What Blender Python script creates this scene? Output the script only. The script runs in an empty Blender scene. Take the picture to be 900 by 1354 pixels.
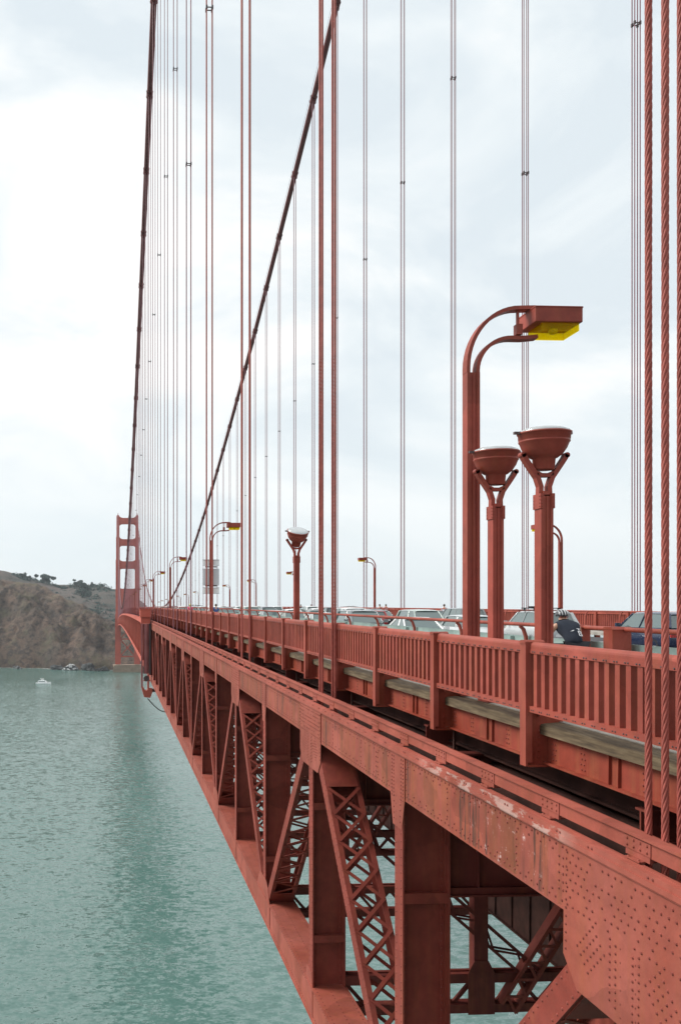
import bpy, bmesh, math, random
from mathutils import Vector, Matrix, noise
random.seed(7)
R = math.radians
SC = bpy.context.scene
COL = SC.collection

# ------------------------------------------------------------------ camera, light, exposure
HC = 77.0                      # eye level above the water
cam_d = bpy.data.cameras.new("camera"); cam = bpy.data.objects.new("camera", cam_d); COL.objects.link(cam)
cam.location = (0, 0, HC); cam.rotation_euler = (R(90), 0, -0.0519)
cam_d.sensor_width = 36; cam_d.lens = 1165.19 / 1354 * 36
cam_d.shift_x = (450 - 211.25) / 1354; cam_d.shift_y = (817.3 - 677) / 1354
cam_d.clip_start = 0.1; cam_d.clip_end = 80000
SC.camera = cam
SUN_EL, SUN_AZ = R(41), R(292)         # azimuth clockwise from +Y: veiled light from the water side
w = bpy.data.worlds.new("World"); SC.world = w; w.use_nodes = True
nt = w.node_tree; nt.nodes.clear()
def N(t, ty, **k):
    n = t.nodes.new(ty)
    for a, b in k.items():
        if a.startswith('i_'): n.inputs[a[2:].replace('_', ' ')].default_value = b
        else: setattr(n, a, b)
    return n
def ramp(t, stops, src=None, interp='LINEAR'):
    n = t.nodes.new('ShaderNodeValToRGB'); cr = n.color_ramp; cr.interpolation = interp
    while len(cr.elements) < len(stops): cr.elements.new(.5)
    for e, (p, c) in zip(cr.elements, stops):
        e.position = p; e.color = (c[0], c[1], c[2], 1) if isinstance(c, tuple) else (c, c, c, 1)
    if src: t.links.new(src, n.inputs['Fac'])
    return n
sky = N(nt, 'ShaderNodeTexSky', sky_type='NISHITA', sun_disc=False, sun_elevation=SUN_EL, sun_rotation=SUN_AZ)
tc = N(nt, 'ShaderNodeTexCoord'); mp = N(nt, 'ShaderNodeMapping'); mp.inputs['Scale'].default_value = (1, 1, 2.0)
mp.inputs['Rotation'].default_value = (0.18, 0.3, 0)
nt.links.new(tc.outputs['Generated'], mp.inputs['Vector'])
nz = N(nt, 'ShaderNodeTexNoise'); nz.inputs['Scale'].default_value = 2.6; nz.inputs['Detail'].default_value = 7
nz.inputs['Roughness'].default_value = .55; nz.inputs['Distortion'].default_value = .6
nt.links.new(mp.outputs[0], nz.inputs['Vector'])
cr = ramp(nt, [(.35, (.74, .815, .86)), (.43, (.84, .90, .925)), (.485, (.935, .965, .97)), (.56, (1.05, 1.05, 1.035))], nz.outputs['Fac'])
# the cloud sheet thins to an even pale band at the horizon
sx = N(nt, 'ShaderNodeSeparateXYZ'); nt.links.new(tc.outputs['Generated'], sx.inputs[0])
hr = ramp(nt, [(0, 1.0), (.16, .35), (.3, 0)], sx.outputs['Z'])
hz = N(nt, 'ShaderNodeMixRGB'); hz.inputs[2].default_value = (.82, .895, .92, 1)
nt.links.new(hr.outputs[0], hz.inputs[0]); nt.links.new(cr.outputs[0], hz.inputs[1])
b1 = N(nt, 'ShaderNodeBackground'); b1.inputs['Strength'].default_value = .1; nt.links.new(sky.outputs[0], b1.inputs[0])
b2 = N(nt, 'ShaderNodeBackground'); b2.inputs['Strength'].default_value = 1.0; nt.links.new(hz.outputs[0], b2.inputs[0])
mx = N(nt, 'ShaderNodeMixShader'); mx.inputs[0].default_value = .95
ow = N(nt, 'ShaderNodeOutputWorld')
nt.links.new(b1.outputs[0], mx.inputs[1]); nt.links.new(b2.outputs[0], mx.inputs[2]); nt.links.new(mx.outputs[0], ow.inputs[0])
sd = bpy.data.lights.new("sun", 'SUN'); sd.energy = 3.8; sd.angle = R(28); sd.color = (1, .96, .9)
sun = bpy.data.objects.new("sun", sd); COL.objects.link(sun)
dv = Vector((math.sin(SUN_AZ) * math.cos(SUN_EL), math.cos(SUN_AZ) * math.cos(SUN_EL), math.sin(SUN_EL)))
sun.rotation_euler = dv.to_track_quat('Z', 'Y').to_euler()
vs = SC.view_settings; vs.view_transform = 'Standard'; vs.look = 'None'; vs.exposure = 0.12; vs.gamma = 1

# ------------------------------------------------------------------ materials
def base_mat(name, rough=.6, metallic=0, ior=1.5):
    m = bpy.data.materials.new(name); m.use_nodes = True; t = m.node_tree
    b = t.nodes['Principled BSDF']; b.inputs['Roughness'].default_value = rough
    b.inputs['Metallic'].default_value = metallic; b.inputs['IOR'].default_value = ior
    return m, t, b
def noise_n(t, scale, detail=4, vec=None, rough=.55, stretch=None):
    n = t.nodes.new('ShaderNodeTexNoise'); n.inputs['Scale'].default_value = scale; n.inputs['Detail'].default_value = detail
    n.inputs['Roughness'].default_value = rough
    if vec is None: vec = t.nodes.new('ShaderNodeNewGeometry').outputs['Position']
    if stretch:
        mpn = t.nodes.new('ShaderNodeMapping'); mpn.inputs['Scale'].default_value = stretch
        t.links.new(vec, mpn.inputs['Vector']); vec = mpn.outputs[0]
    t.links.new(vec, n.inputs['Vector']); return n
def mixc(t, fac, a, b):
    n = t.nodes.new('ShaderNodeMixRGB')
    for i, v in ((0, fac), (1, a), (2, b)):
        if isinstance(v, (float, int)): n.inputs[i].default_value = v
        elif isinstance(v, tuple): n.inputs[i].default_value = (*v, 1)
        else: t.links.new(v, n.inputs[i])
    return n.outputs[0]
def bump(t, b, h, strength=.3, dist=.01):
    n = t.nodes.new('ShaderNodeBump'); n.inputs['Strength'].default_value = strength; n.inputs['Distance'].default_value = dist
    t.links.new(h, n.inputs['Height']); t.links.new(n.outputs[0], b.inputs['Normal'])
def plain(name, c, rough=.6, metallic=0, var=.12, scale=3):
    m, t, b = base_mat(name, rough, metallic)
    if rough > .49: b.inputs['Specular IOR Level'].default_value = .3
    n = noise_n(t, scale, 3)
    r = ramp(t, [(.3, tuple(max(0, v * (1 - var)) for v in c)), (.7, tuple(min(1, v * (1 + var)) for v in c))], n.outputs['Fac'])
    t.links.new(r.outputs[0], b.inputs['Base Color']); return m
def paint(name, c1, c2, streak=.35, rough=.55, peel=0, grime_shade=.0, scale=.7, runs=False):
    """orange-red steel paint: chalky fading, vertical rust runs, grime, optional peeled patches"""
    m, t, b = base_mat(name, rough); b.inputs['Specular IOR Level'].default_value = .25
    pos = t.nodes.new('ShaderNodeNewGeometry').outputs['Position']
    big = noise_n(t, scale, 5, pos)
    f1 = ramp(t, [(.35, 0.0), (.68, 1.0)], big.outputs['Fac'])
    col = mixc(t, f1.outputs[0], c1, c2)
    st = noise_n(t, 1.0, 4, pos, .6, (5.5, 5.5, .45))
    fs = ramp(t, [(.47, 0.0), (.68, 1.0)], st.outputs['Fac'])
    ms = t.nodes.new('ShaderNodeMath'); ms.operation = 'MULTIPLY'; ms.inputs[1].default_value = streak
    t.links.new(fs.outputs[0], ms.inputs[0])
    col = mixc(t, ms.outputs[0], col, (.26, .075, .035))
    sp = noise_n(t, 11, 5, pos, .7)
    fg = ramp(t, [(.60, 0.0), (.75, 1.0)], sp.outputs['Fac'])
    mg = t.nodes.new('ShaderNodeMath'); mg.operation = 'MULTIPLY'; mg.inputs[1].default_value = .22 + grime_shade
    t.links.new(fg.outputs[0], mg.inputs[0])
    col = mixc(t, mg.outputs[0], col, (.10, .035, .03))
    def band(out, a0, a1, a2, a3):     # 0..1..0 window over a world coordinate
        f_ = t.nodes.new('ShaderNodeMapRange'); f_.inputs[1].default_value = a0; f_.inputs[2].default_value = a1; t.links.new(out, f_.inputs[0])
        g_ = t.nodes.new('ShaderNodeMapRange'); g_.inputs[1].default_value = a2; g_.inputs[2].default_value = a3; g_.inputs[3].default_value = 1; g_.inputs[4].default_value = 0; t.links.new(out, g_.inputs[0])
        return mul(f_.outputs[0], g_.outputs[0])
    def mul(a_, b_):
        u = t.nodes.new('ShaderNodeMath'); u.operation = 'MULTIPLY'; t.links.new(a_, u.inputs[0])
        if isinstance(b_, float): u.inputs[1].default_value = b_
        else: t.links.new(b_, u.inputs[1])
        return u.outputs[0]
    sep = t.nodes.new('ShaderNodeSeparateXYZ'); t.links.new(pos, sep.inputs[0])
    if runs:                            # rust and soot runs below the leaking flange joints
        s2 = noise_n(t, 1.0, 3, pos, .5, (3, 2.2, .25)); f2 = ramp(t, [(.49, 0.0), (.57, 1.0)], s2.outputs['Fac'])
        s3 = noise_n(t, 1.0, 4, pos, .6, (9, 11, .8)); f3 = ramp(t, [(.49, 0.0), (.58, 1.0)], s3.outputs['Fac'])
        m4 = mul(mul(f2.outputs[0], f3.outputs[0]), .9); col = mixc(t, m4, col, (.085, .035, .025))
        s5 = noise_n(t, 1.0, 3, pos, .5, (3, 2.6, .22)); f5 = ramp(t, [(.50, 0.0), (.60, 1.0)], s5.outputs['Fac'])
        col = mixc(t, mul(f5.outputs[0], .6), col, (.20, .062, .028))
        pw = noise_n(t, 7, 6, pos, .7); fw = ramp(t, [(.60, 0.0), (.66, .7)], pw.outputs['Fac'])
        col = mixc(t, mul(fw.outputs[0], band(sep.outputs['Y'], 10.9, 11.6, 12.8, 13.6)), col, (.58, .42, .40))
    if peel:
        pn = noise_n(t, 4.2, 6, pos, .65, (1, .45, 1)); fp = ramp(t, [(.47, 0.0), (.52, 1.0)], pn.outputs['Fac'])
        mk_ = mul(fp.outputs[0], band(sep.outputs['Y'], 10.1, 10.9, 14.6, 15.6)); mk_ = mul(mk_, band(sep.outputs['X'], 5.3, 5.31, 5.455, 5.50))
        col = mixc(t, mul(mk_, .62), col, (.50, .36, .32))
    # touch-up patches and soft mottling
    vo = t.nodes.new('ShaderNodeTexVoronoi'); vo.feature = 'F1'; vo.inputs['Scale'].default_value = 1.1; vo.inputs['Randomness'].default_value = 1
    wb = noise_n(t, 2.0, 3, pos); wv = mixc(t, .25, pos, wb.outputs['Color']); t.links.new(wv, vo.inputs['Vector'])
    sv = t.nodes.new('ShaderNodeSeparateXYZ'); t.links.new(vo.outputs['Color'], sv.inputs[0])
    md = noise_n(t, 3.5, 5, pos, .65)
    vr = ramp(t, [(0, .86), (1, 1.12)], sv.outputs['X']); mr2 = ramp(t, [(.3, .84), (.7, 1.14)], md.outputs['Fac'])
    hs = t.nodes.new('ShaderNodeMixRGB'); hs.blend_type = 'MULTIPLY'; hs.inputs[0].default_value = 1; t.links.new(col, hs.inputs[1]); t.links.new(vr.outputs[0], hs.inputs[2])
    h2 = t.nodes.new('ShaderNodeMixRGB'); h2.blend_type = 'MULTIPLY'; h2.inputs[0].default_value = 1; t.links.new(hs.outputs[0], h2.inputs[1]); t.links.new(mr2.outputs[0], h2.inputs[2]); col = h2.outputs[0]
    t.links.new(col, b.inputs['Base Color'])
    fine = noise_n(t, 30, 4, pos); bump(t, b, fine.outputs['Fac'], .25, .006)
    rr = ramp(t, [(.3, rough - .08), (.7, rough + .2)], big.outputs['Fac']); t.links.new(rr.outputs[0], b.inputs['Roughness'])
    return m
M = {}
RED1, RED2 = (0.200, 0.036, 0.024), (0.237, 0.050, 0.037)
M['chord'] = paint('weathered red chord paint', (0.258, 0.058, 0.037), (0.303, 0.084, 0.063), .45, .6)
M['web'] = paint('weathered red web paint', (0.255, 0.056, 0.036), (0.310, 0.085, 0.063), .85, .6, peel=0, grime_shade=.3, runs=True)
M['flange'] = paint('worn flange paint', (0.282, 0.066, 0.043), (0.323, 0.088, 0.066), .2, .6, peel=1)
M['flange2'] = paint('running rail paint', (0.261, 0.058, 0.037), (0.310, 0.081, 0.058), .35, .6)
M['brace'] = paint('red brace paint', RED1, RED2, .3, .6)
M['dark'] = paint('shade-darkened red paint', (.115, .021, .016), (.15, .030, .024), .3, .65, grime_shade=.4)  # darker copy of the red paint, with under-deck shade put into its colour
M['rail'] = paint('railing paint', (0.247, 0.049, 0.032), (0.296, 0.067, 0.049), .38, .5, scale=1.1)
M['pole'] = paint('lamp paint', (0.251, 0.044, 0.029), (0.299, 0.060, 0.043), .3, .45, scale=1.0)
M['fascia'] = paint('fascia paint', (0.200, 0.031, 0.015), (0.241, 0.046, 0.029), .6, .6)
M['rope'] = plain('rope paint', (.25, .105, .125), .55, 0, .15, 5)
M['grime_shade'] = plain('dirt and painted shade', (.055, .020, .015), .9, 0, .4, 2)  # dirt plus painted shade: keeps parts below the deck near black
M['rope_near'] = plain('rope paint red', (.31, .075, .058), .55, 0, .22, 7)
M['cable'] = plain('cable paint', (.17, .050, .050), .6, 0, .2, .6)
M['clamp'] = plain('clamp steel', (.09, .06, .062), .6)
M['rivet'] = plain('rivet paint', (.22, .052, .038), .6, 0, .25, 20)
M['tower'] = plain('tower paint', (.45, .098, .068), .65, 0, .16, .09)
M['concrete'] = plain('pier concrete', (.30, .23, .175), .85, 0, .2, .15)
M['asphalt'] = plain('asphalt', (.055, .055, .06), .9)
M['walk'] = plain('sidewalk concrete', (.30, .28, .25), .9, 0, .2, 2)
M['white'] = plain('white paint', (.75, .76, .76), .4)
M['signgrey'] = plain('grey sign sheet', (.60, .62, .65), .5, 0, .1, .5)
M['signwhite'] = plain('white sign sheet', (.86, .88, .89), .5, 0, .06, .5)
M['barrier'] = plain('grey green barrier paint', (.24, .33, .31), .6, 0, .2, 2)
M['black'] = plain('black rubber', (.02, .02, .022), .7)
M['steel'] = plain('dull steel', (.35, .36, .37), .4, .8)
m, t, b = base_mat('weathered kerb timber', .9)
pos = t.nodes.new('ShaderNodeNewGeometry').outputs['Position']
a = noise_n(t, 2.2, 6, pos, .65, (6, .6, 9)); r = ramp(t, [(.3, (.04, .025, .014)), (.5, (.11, .076, .042)), (.7, (.20, .148, .088))], a.outputs['Fac'])
t.links.new(r.outputs[0], b.inputs['Base Color']); bump(t, b, a.outputs['Fac'], .5, .01); M['kerb'] = m
m, t, b = base_mat('yellow lamp lens', .25); b.inputs['Base Color'].default_value = (.83, .66, .02, 1)
b.inputs['Roughness'].default_value = .3
tl_ = N(t, 'ShaderNodeBsdfTranslucent'); tl_.inputs[0].default_value = (1, .84, .08, 1); tp_ = N(t, 'ShaderNodeBsdfTransparent'); tp_.inputs[0].default_value = (1.0, .92, .16, 1)
m1_ = N(t, 'ShaderNodeMixShader'); m1_.inputs[0].default_value = .8; t.links.new(tl_.outputs[0], m1_.inputs[1]); t.links.new(tp_.outputs[0], m1_.inputs[2])
m2_ = N(t, 'ShaderNodeMixShader'); m2_.inputs[0].default_value = .06; t.links.new(m1_.outputs[0], m2_.inputs[1]); t.links.new(b.outputs[0], m2_.inputs[2])
t.links.new(m2_.outputs[0], t.nodes['Material Output'].inputs[0]); M['lens'] = m
m, t, b = base_mat('clear lamp glass', .12); b.inputs['Base Color'].default_value = (.93, .97, .98, 1)
b.inputs['Transmission Weight'].default_value = .75; M['glass'] = m
m, t, b = base_mat('car window glass', .05); b.inputs['Base Color'].default_value = (.08, .12, .12, 1); b.inputs['IOR'].default_value = 2.0; M['carglass'] = m
m, t, b = base_mat('headlight glass', .1); b.inputs['Base Color'].default_value = (.75, .78, .8, 1); M['headlight'] = m
m, t, b = base_mat('tail light', .2); b.inputs['Base Color'].default_value = (.35, .02, .02, 1); M['tail'] = m
def flat(name, c, rough=.6, coat=0):
    m, t, b = base_mat(name, rough); b.inputs['Base Color'].default_value = (*c, 1); b.inputs['Coat Weight'].default_value = coat; return m

# ------------------------------------------------------------------ mesh helpers
class MB:
    def __init__(s): s.v = []; s.f = []
    def add(s, vs_, fs_):
        o = len(s.v); s.v += [tuple(p) for p in vs_]; s.f += [tuple(i + o for i in f) for f in fs_]; return s
    def box(s, x0, x1, y0, y1, z0, z1):
        return s.add([(x0, y0, z0), (x1, y0, z0), (x1, y1, z0), (x0, y1, z0), (x0, y0, z1), (x1, y0, z1), (x1, y1, z1), (x0, y1, z1)],
                     [(0, 3, 2, 1), (4, 5, 6, 7), (0, 1, 5, 4), (1, 2, 6, 5), (2, 3, 7, 6), (3, 0, 4, 7)])
    def beam(s, a, b, w, h, up=(0, 0, 1)):
        """box from a to b; w across, h along 'up'"""
        a = Vector(a); b = Vector(b); d = (b - a).normalized(); u = Vector(up)
        sd_ = d.cross(u)
        if sd_.length < 1e-4: sd_ = d.cross(Vector((1, 0, 0)))
        sd_.normalize(); u = sd_.cross(d).normalized(); sd_ *= w / 2; u *= h / 2
        p = [a - sd_ - u, a + sd_ - u, a + sd_ + u, a - sd_ + u, b - sd_ - u, b + sd_ - u, b + sd_ + u, b - sd_ + u]
        return s.add(p, [(0, 1, 2, 3), (7, 6, 5, 4), (0, 4, 5, 1), (1, 5, 6, 2), (2, 6, 7, 3), (3, 7, 4, 0)])
    def tube(s, pts, r, n=8, caps=True):
        pts = [Vector(p) for p in pts]; rs = r if isinstance(r, (list, tuple)) else [r] * len(pts)
        o = len(s.v); prev = None
        for i, p in enumerate(pts):
            d = (pts[min(i + 1, len(pts) - 1)] - pts[max(i - 1, 0)]).normalized()
            if prev is None:
                ax = Vector((1, 0, 0)) if abs(d.x) < .9 else Vector((0, 1, 0)); u = d.cross(ax).normalized()
            else: u = (prev - d * prev.dot(d)).normalized()
            prev = u; vv = d.cross(u)
            for k in range(n):
                an = 2 * math.pi * k / n; s.v.append(tuple(p + (u * math.cos(an) + vv * math.sin(an)) * rs[i]))
        for i in range(len(pts) - 1):
            for k in range(n):
                k2 = (k + 1) % n; s.f.append((o + i * n + k, o + i * n + k2, o + (i + 1) * n + k2, o + (i + 1) * n + k))
        if caps:
            s.f.append(tuple(o + k for k in reversed(range(n)))); e = o + (len(pts) - 1) * n; s.f.append(tuple(e + k for k in range(n)))
        return s
    def sweep(s, pts, w, h, up=(0, 1, 0)):
        """rectangular section along a path; h along up, w the other way"""
        pts = [Vector(p) for p in pts]; o = len(s.v); U = Vector(up).normalized()
        for i, p in enumerate(pts):
            d = (pts[min(i + 1, len(pts) - 1)] - pts[max(i - 1, 0)]).normalized(); sd_ = d.cross(U).normalized()
            for a_, b_ in ((-1, -1), (1, -1), (1, 1), (-1, 1)): s.v.append(tuple(p + sd_ * a_ * w / 2 + U * b_ * h / 2))
        for i in range(len(pts) - 1):
            for k in range(4):
                k2 = (k + 1) % 4; s.f.append((o + i * 4 + k, o + i * 4 + k2, o + i * 4 + 4 + k2, o + i * 4 + 4 + k))
        s.f.append((o + 3, o + 2, o + 1, o)); e = o + 4 * (len(pts) - 1); s.f.append((e, e + 1, e + 2, e + 3)); return s
    def prism_x(s, poly, x0, x1):
        """polygon in (y,z) extruded along x"""
        n = len(poly); s.add([(x0, y, z) for y, z in poly] + [(x1, y, z) for y, z in poly],
            [tuple(range(n)), tuple(range(2 * n - 1, n - 1, -1))] + [(i, i + n, (i + 1) % n + n, (i + 1) % n) for i in range(n)]); return s
    def prism_y(s, poly, y0, y1):
        n = len(poly); s.add([(x, y0, z) for x, z in poly] + [(x, y1, z) for x, z in poly],
            [tuple(range(n)), tuple(range(2 * n - 1, n - 1, -1))] + [(i, i + n, (i + 1) % n + n, (i + 1) % n) for i in range(n)]); return s
    def lathe(s, prof, c=(0, 0, 0), n=24):
        o = len(s.v)
        for r_, z_ in prof:
            for k in range(n):
                an = 2 * math.pi * k / n; s.v.append((c[0] + r_ * math.cos(an), c[1] + r_ * math.sin(an), c[2] + z_))
        for i in range(len(prof) - 1):
            for k in range(n):
                k2 = (k + 1) % n; s.f.append((o + i * n + k, o + i * n + k2, o + (i + 1) * n + k2, o + (i + 1) * n + k))
        return s
    def rivet(s, x, y, z, r=.02, h=.014, sx_=-1):
        o = len(s.v); n = 6
        for rr_, hh in ((r, 0), (r * .62, h)):
            for k in range(n):
                an = 2 * math.pi * k / n; s.v.append((x + sx_ * hh, y + rr_ * math.cos(an), z + rr_ * math.sin(an)))
        for k in range(n): s.f.append((o + k, o + (k + 1) % n, o + n + (k + 1) % n, o + n + k))
        s.f.append(tuple(o + n + k for k in range(n))); return s
    def mesh(s, name, mat, smooth=False, fix=True):
        me = bpy.data.meshes.new(name); me.from_pydata(s.v, [], s.f)
        if fix:
            bm = bmesh.new(); bm.from_mesh(me); bmesh.ops.recalc_face_normals(bm, faces=bm.faces); bm.to_mesh(me); bm.free()
        if smooth:
            for p in me.polygons: p.use_smooth = True
        me.materials.append(mat); me.update(); return me
def put(me, name, parent=None, loc=(0, 0, 0), rot=(0, 0, 0), kind=None):
    """link a mesh; loc is in world coordinates when the parent is an unrotated thing"""
    o = bpy.data.objects.new(name, me); COL.objects.link(o)
    l = Vector(loc)
    if parent is not None: o.parent = parent; l = l - wl(parent)
    o.location = l; o.rotation_euler = rot
    if kind: o['kind'] = kind
    return o
def wl(o):
    l = Vector((0, 0, 0))
    while o is not None: l += o.location; o = o.parent
    return l
def sub(me, name, parent, loc=(0, 0, 0), kind=None):
    """child in its parent's own space"""
    o = bpy.data.objects.new(name, me); COL.objects.link(o); o.parent = parent; o.location = loc
    if kind: o['kind'] = kind
    return o
def thing(name, label, cat, loc=(0, 0, 0), rot=(0, 0, 0), group=None, me=None):
    o = bpy.data.objects.new(name, me); COL.objects.link(o); o.location = loc; o.rotation_euler = rot
    o['label'] = label; o['category'] = cat
    if group: o['group'] = group
    return o
def copy_tree(o, parent=None):
    c = o.copy(); COL.objects.link(c)
    if parent is not None: c.parent = parent
    for ch in [x for x in o.children]: copy_tree(ch, c)
    return c
def structure(me, name):
    o = put(me, name); o['kind'] = 'structure'; return o

# ------------------------------------------------------------------ the bridge's lines
CG = .0183 / 1250
def g(s): return .0183 * s - CG * s * s               # the deck rises to mid-span and falls again
def zg(s): return HC + g(s)
def sl(s): return math.atan(.0183 - 2 * CG * s)
XC = 5.953 ; XE = XC + 27.43 ; XM = (XC + XE) / 2      # cable planes, centre line
P = 7.62 ; S0 = 9.15                                    # truss panel, first hanger node
END = 1262.0
def NODE(k): return S0 + P * k
def cable_z(s): return HC + 7.0 + 143 * ((s - 625) / 640) ** 2

# ------------------------------------------------------------------ water
mb = MB(); X0, X1, Y0, Y1 = -30000, 40000, -4000, 60000
mb.add([(X0, Y0, 0), (X1, Y0, 0), (X1, Y1, 0), (X0, Y1, 0)], [(0, 1, 2, 3)])
m, t, b = base_mat('sea water', .16, 0, 1.46)
pos = t.nodes.new('ShaderNodeNewGeometry').outputs['Position']
pat = noise_n(t, .012, 4, pos, .6, (1, .35, 1))
pc = ramp(t, [(.35, (.060, .132, .116)), (.65, (.088, .168, .150))], pat.outputs['Fac'])
foam = noise_n(t, .35, 6, pos, .7, (1, .6, 1)); fpatch = noise_n(t, .02, 2, pos)
fa = ramp(t, [(.705, 0.0), (.76, .8)], foam.outputs['Fac'])
c_ = mixc(t, fa.outputs[0], pc.outputs[0], (.6, .68, .68)); t.links.new(c_, b.inputs['Base Color'])
def vm(op, a_, b_=None):
    n = t.nodes.new('ShaderNodeVectorMath'); n.operation = op
    for i, v in ((0, a_), (1, b_)):
        if v is None: continue
        if isinstance(v, tuple): n.inputs[i].default_value = v
        else: t.links.new(v, n.inputs[i])
    return n.outputs[0]
w1 = noise_n(t, .16, 3, pos, .5, (1, 1.5, 1)); w2 = noise_n(t, .58, 3, pos, .6, (.75, 1.2, 1)); w3 = noise_n(t, 1.9, 2, pos, .6, (.8, 1.2, 1))
H5 = (.5, .5, .5); slope = None
for wv, k_ in ((w1, .34), (w2, .95), (w3, .55)):
    d_ = vm('MULTIPLY', vm('SUBTRACT', wv.outputs['Color'], H5), (k_ * .8, k_, 0)); slope = d_ if slope is None else vm('ADD', slope, d_)
amp = ramp(t, [(.32, .45), (.66, 1.6)], pat.outputs['Fac'])
nrm_ = vm('NORMALIZE', vm('ADD', vm('MULTIPLY', slope, amp.outputs[0]), (0, 0, 1)))
t.links.new(nrm_, b.inputs['Normal']); M['water'] = m
structure(mb.mesh('water', m, fix=False), 'water')

# ------------------------------------------------------------------ headland and hills
def rock_mat(name, ca, cb, cc, cd, sc):
    m, t, b = base_mat(name, .95)
    pos = t.nodes.new('ShaderNodeNewGeometry').outputs['Position']
    n1 = noise_n(t, .011 * sc, 8, pos, .68, (1, 1, .6)); n2 = noise_n(t, .06 * sc, 9, pos, .82, (1, .5, 1.2)); n3 = noise_n(t, .02 * sc, 6, pos, .7)
    c = mixc(t, ramp(t, [(.36, 0.0), (.6, 1.0)], n1.outputs['Fac']).outputs[0], ca, cb)
    c = mixc(t, ramp(t, [(.46, 0.0), (.58, .85)], n2.outputs['Fac']).outputs[0], c, cc)
    c = mixc(t, ramp(t, [(.52, 0.0), (.66, .85)], n3.outputs['Fac']).outputs[0], c, cd)
    t.links.new(c, b.inputs['Base Color']); bump(t, b, n2.outputs['Fac'], 1.0, 14); return m
M['cliff'] = rock_mat('cliff rock', (.125, .100, .080), (.225, .150, .110), (.040, .036, .034), (.150, .135, .080), 1.6)
M['hill'] = rock_mat('grassy hill', (.135, .095, .085), (.105, .092, .075), (.065, .068, .058), (.030, .050, .040), .8)
def interp(tab, x):
    if x <= tab[0][0]: return tab[0][1]
    for (a_, b_), (c_, d_) in zip(tab, tab[1:]):
        if x <= c_: q = (x - a_) / (c_ - a_); q = q * q * (3 - 2 * q); return b_ + (d_ - b_) * q
    return tab[-1][1]
# crest heights of the near headland against x (metres, crest about 1500 m out)
CREST = [(-900, 180), (-500, 165), (-194, 143), (-170, 139), (-132, 136), (-118, 131), (-96, 118), (-74, 106), (-52, 99), (-34, 89), (-12, 76), (10, 66), (45, 52), (90, 40), (200, 25), (400, 12)]
BASE = [(-900, 1340), (-194, 1382), (-120, 1368), (-75, 1330), (-20, 1312), (30, 1300), (90, 1310), (400, 1360)]
def head_h(x, y):
    f_ = x / 1500 * y if False else x
    B = interp(BASE, f_) + 10 * noise.noise(Vector((x * .02, 3, 1)));
    C = B + 135; H = interp(CREST, f_)
    tq = (y - B) / (C - B)
    if tq < 0: return -6 + max(-1, tq) * 4
    prof = min(1, tq) ** .62
    h_ = H * prof
    if tq > 1: h_ = H * (1 - .35 * min(1, (tq - 1) / 3))
    v_ = Vector((x * .012, y * .012, 0))
    rid = 1 - abs(noise.noise(v_ * 1.6 + Vector((4, 9, 2)))) * 2
    gully = noise.fractal(Vector((x * .035 + y * .02, y * .006, .3)), .9, 2.1, 6)
    fine = noise.fractal(Vector((x * .09, y * .09, 2)), .8, 2.1, 4)
    k_ = math.sin(min(1, tq) * math.pi) * .9 + .05
    crag = abs(noise.noise(Vector((x * .05, y * .05, h_ * .04 + 5)))) * 9
    return h_ + k_ * (gully * 19 + (rid - .5) * 12 + fine * 8 + crag)
def terrain(name, fn, xa, xb, nx, ya, yb, ny, mat):
    vs_, fs_ = [], []
    for j in range(ny + 1):
        y = ya + (yb - ya) * (j / ny)
        for i in range(nx + 1):
            x = xa + (xb - xa) * i / nx; vs_.append((x, y, fn(x, y)))
    for j in range(ny):
        for i in range(nx):
            a_ = j * (nx + 1) + i; fs_.append((a_, a_ + 1, a_ + nx + 2, a_ + nx + 1))
    q = MB(); q.add(vs_, fs_); return structure(q.mesh(name, mat, True, fix=False), name)
terrain('headland', head_h, -620, 330, 330, 1270, 1800, 180, M['cliff'])
BC = [(-1400, 330), (-800, 250), (-330, 203), (-300, 196), (-205, 178), (-130, 163), (-70, 160), (-30, 159), (0, 152), (35, 138), (60, 118), (110, 84), (200, 50), (400, 15), (600, -5)]
def back_h(x, y):
    H = interp(BC, x); q = (y - 2400) / 420
    e = math.exp(-q * q * (1.0 if q < 0 else .5))
    return H * e - 8 * (1 - e) + e * (noise.fractal(Vector((x * .009 + y * .004, y * .006, 7)), .9, 2.1, 6) * 15 + noise.noise(Vector((x * .012 + y * .007, y * .002, 3))) * 16)
terrain('hills', back_h, -1200, 620, 200, 1850, 3400, 110, M['hill'])
def isle_h(x, y):
    a_ = (x - 2240) / 260; b_ = (y - 8300) / 500
    c2 = (x - 1500) / 200
    return 205 * math.exp(-(a_ * a_) ** 1.3 - b_ * b_) - 10 + 9 * noise.fractal(Vector((x * .008, y * .008, 0)), .9, 2, 4)
terrain('distant_island', isle_h, 1500, 3000, 120, 7300, 9300, 30, M['hill'])
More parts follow.
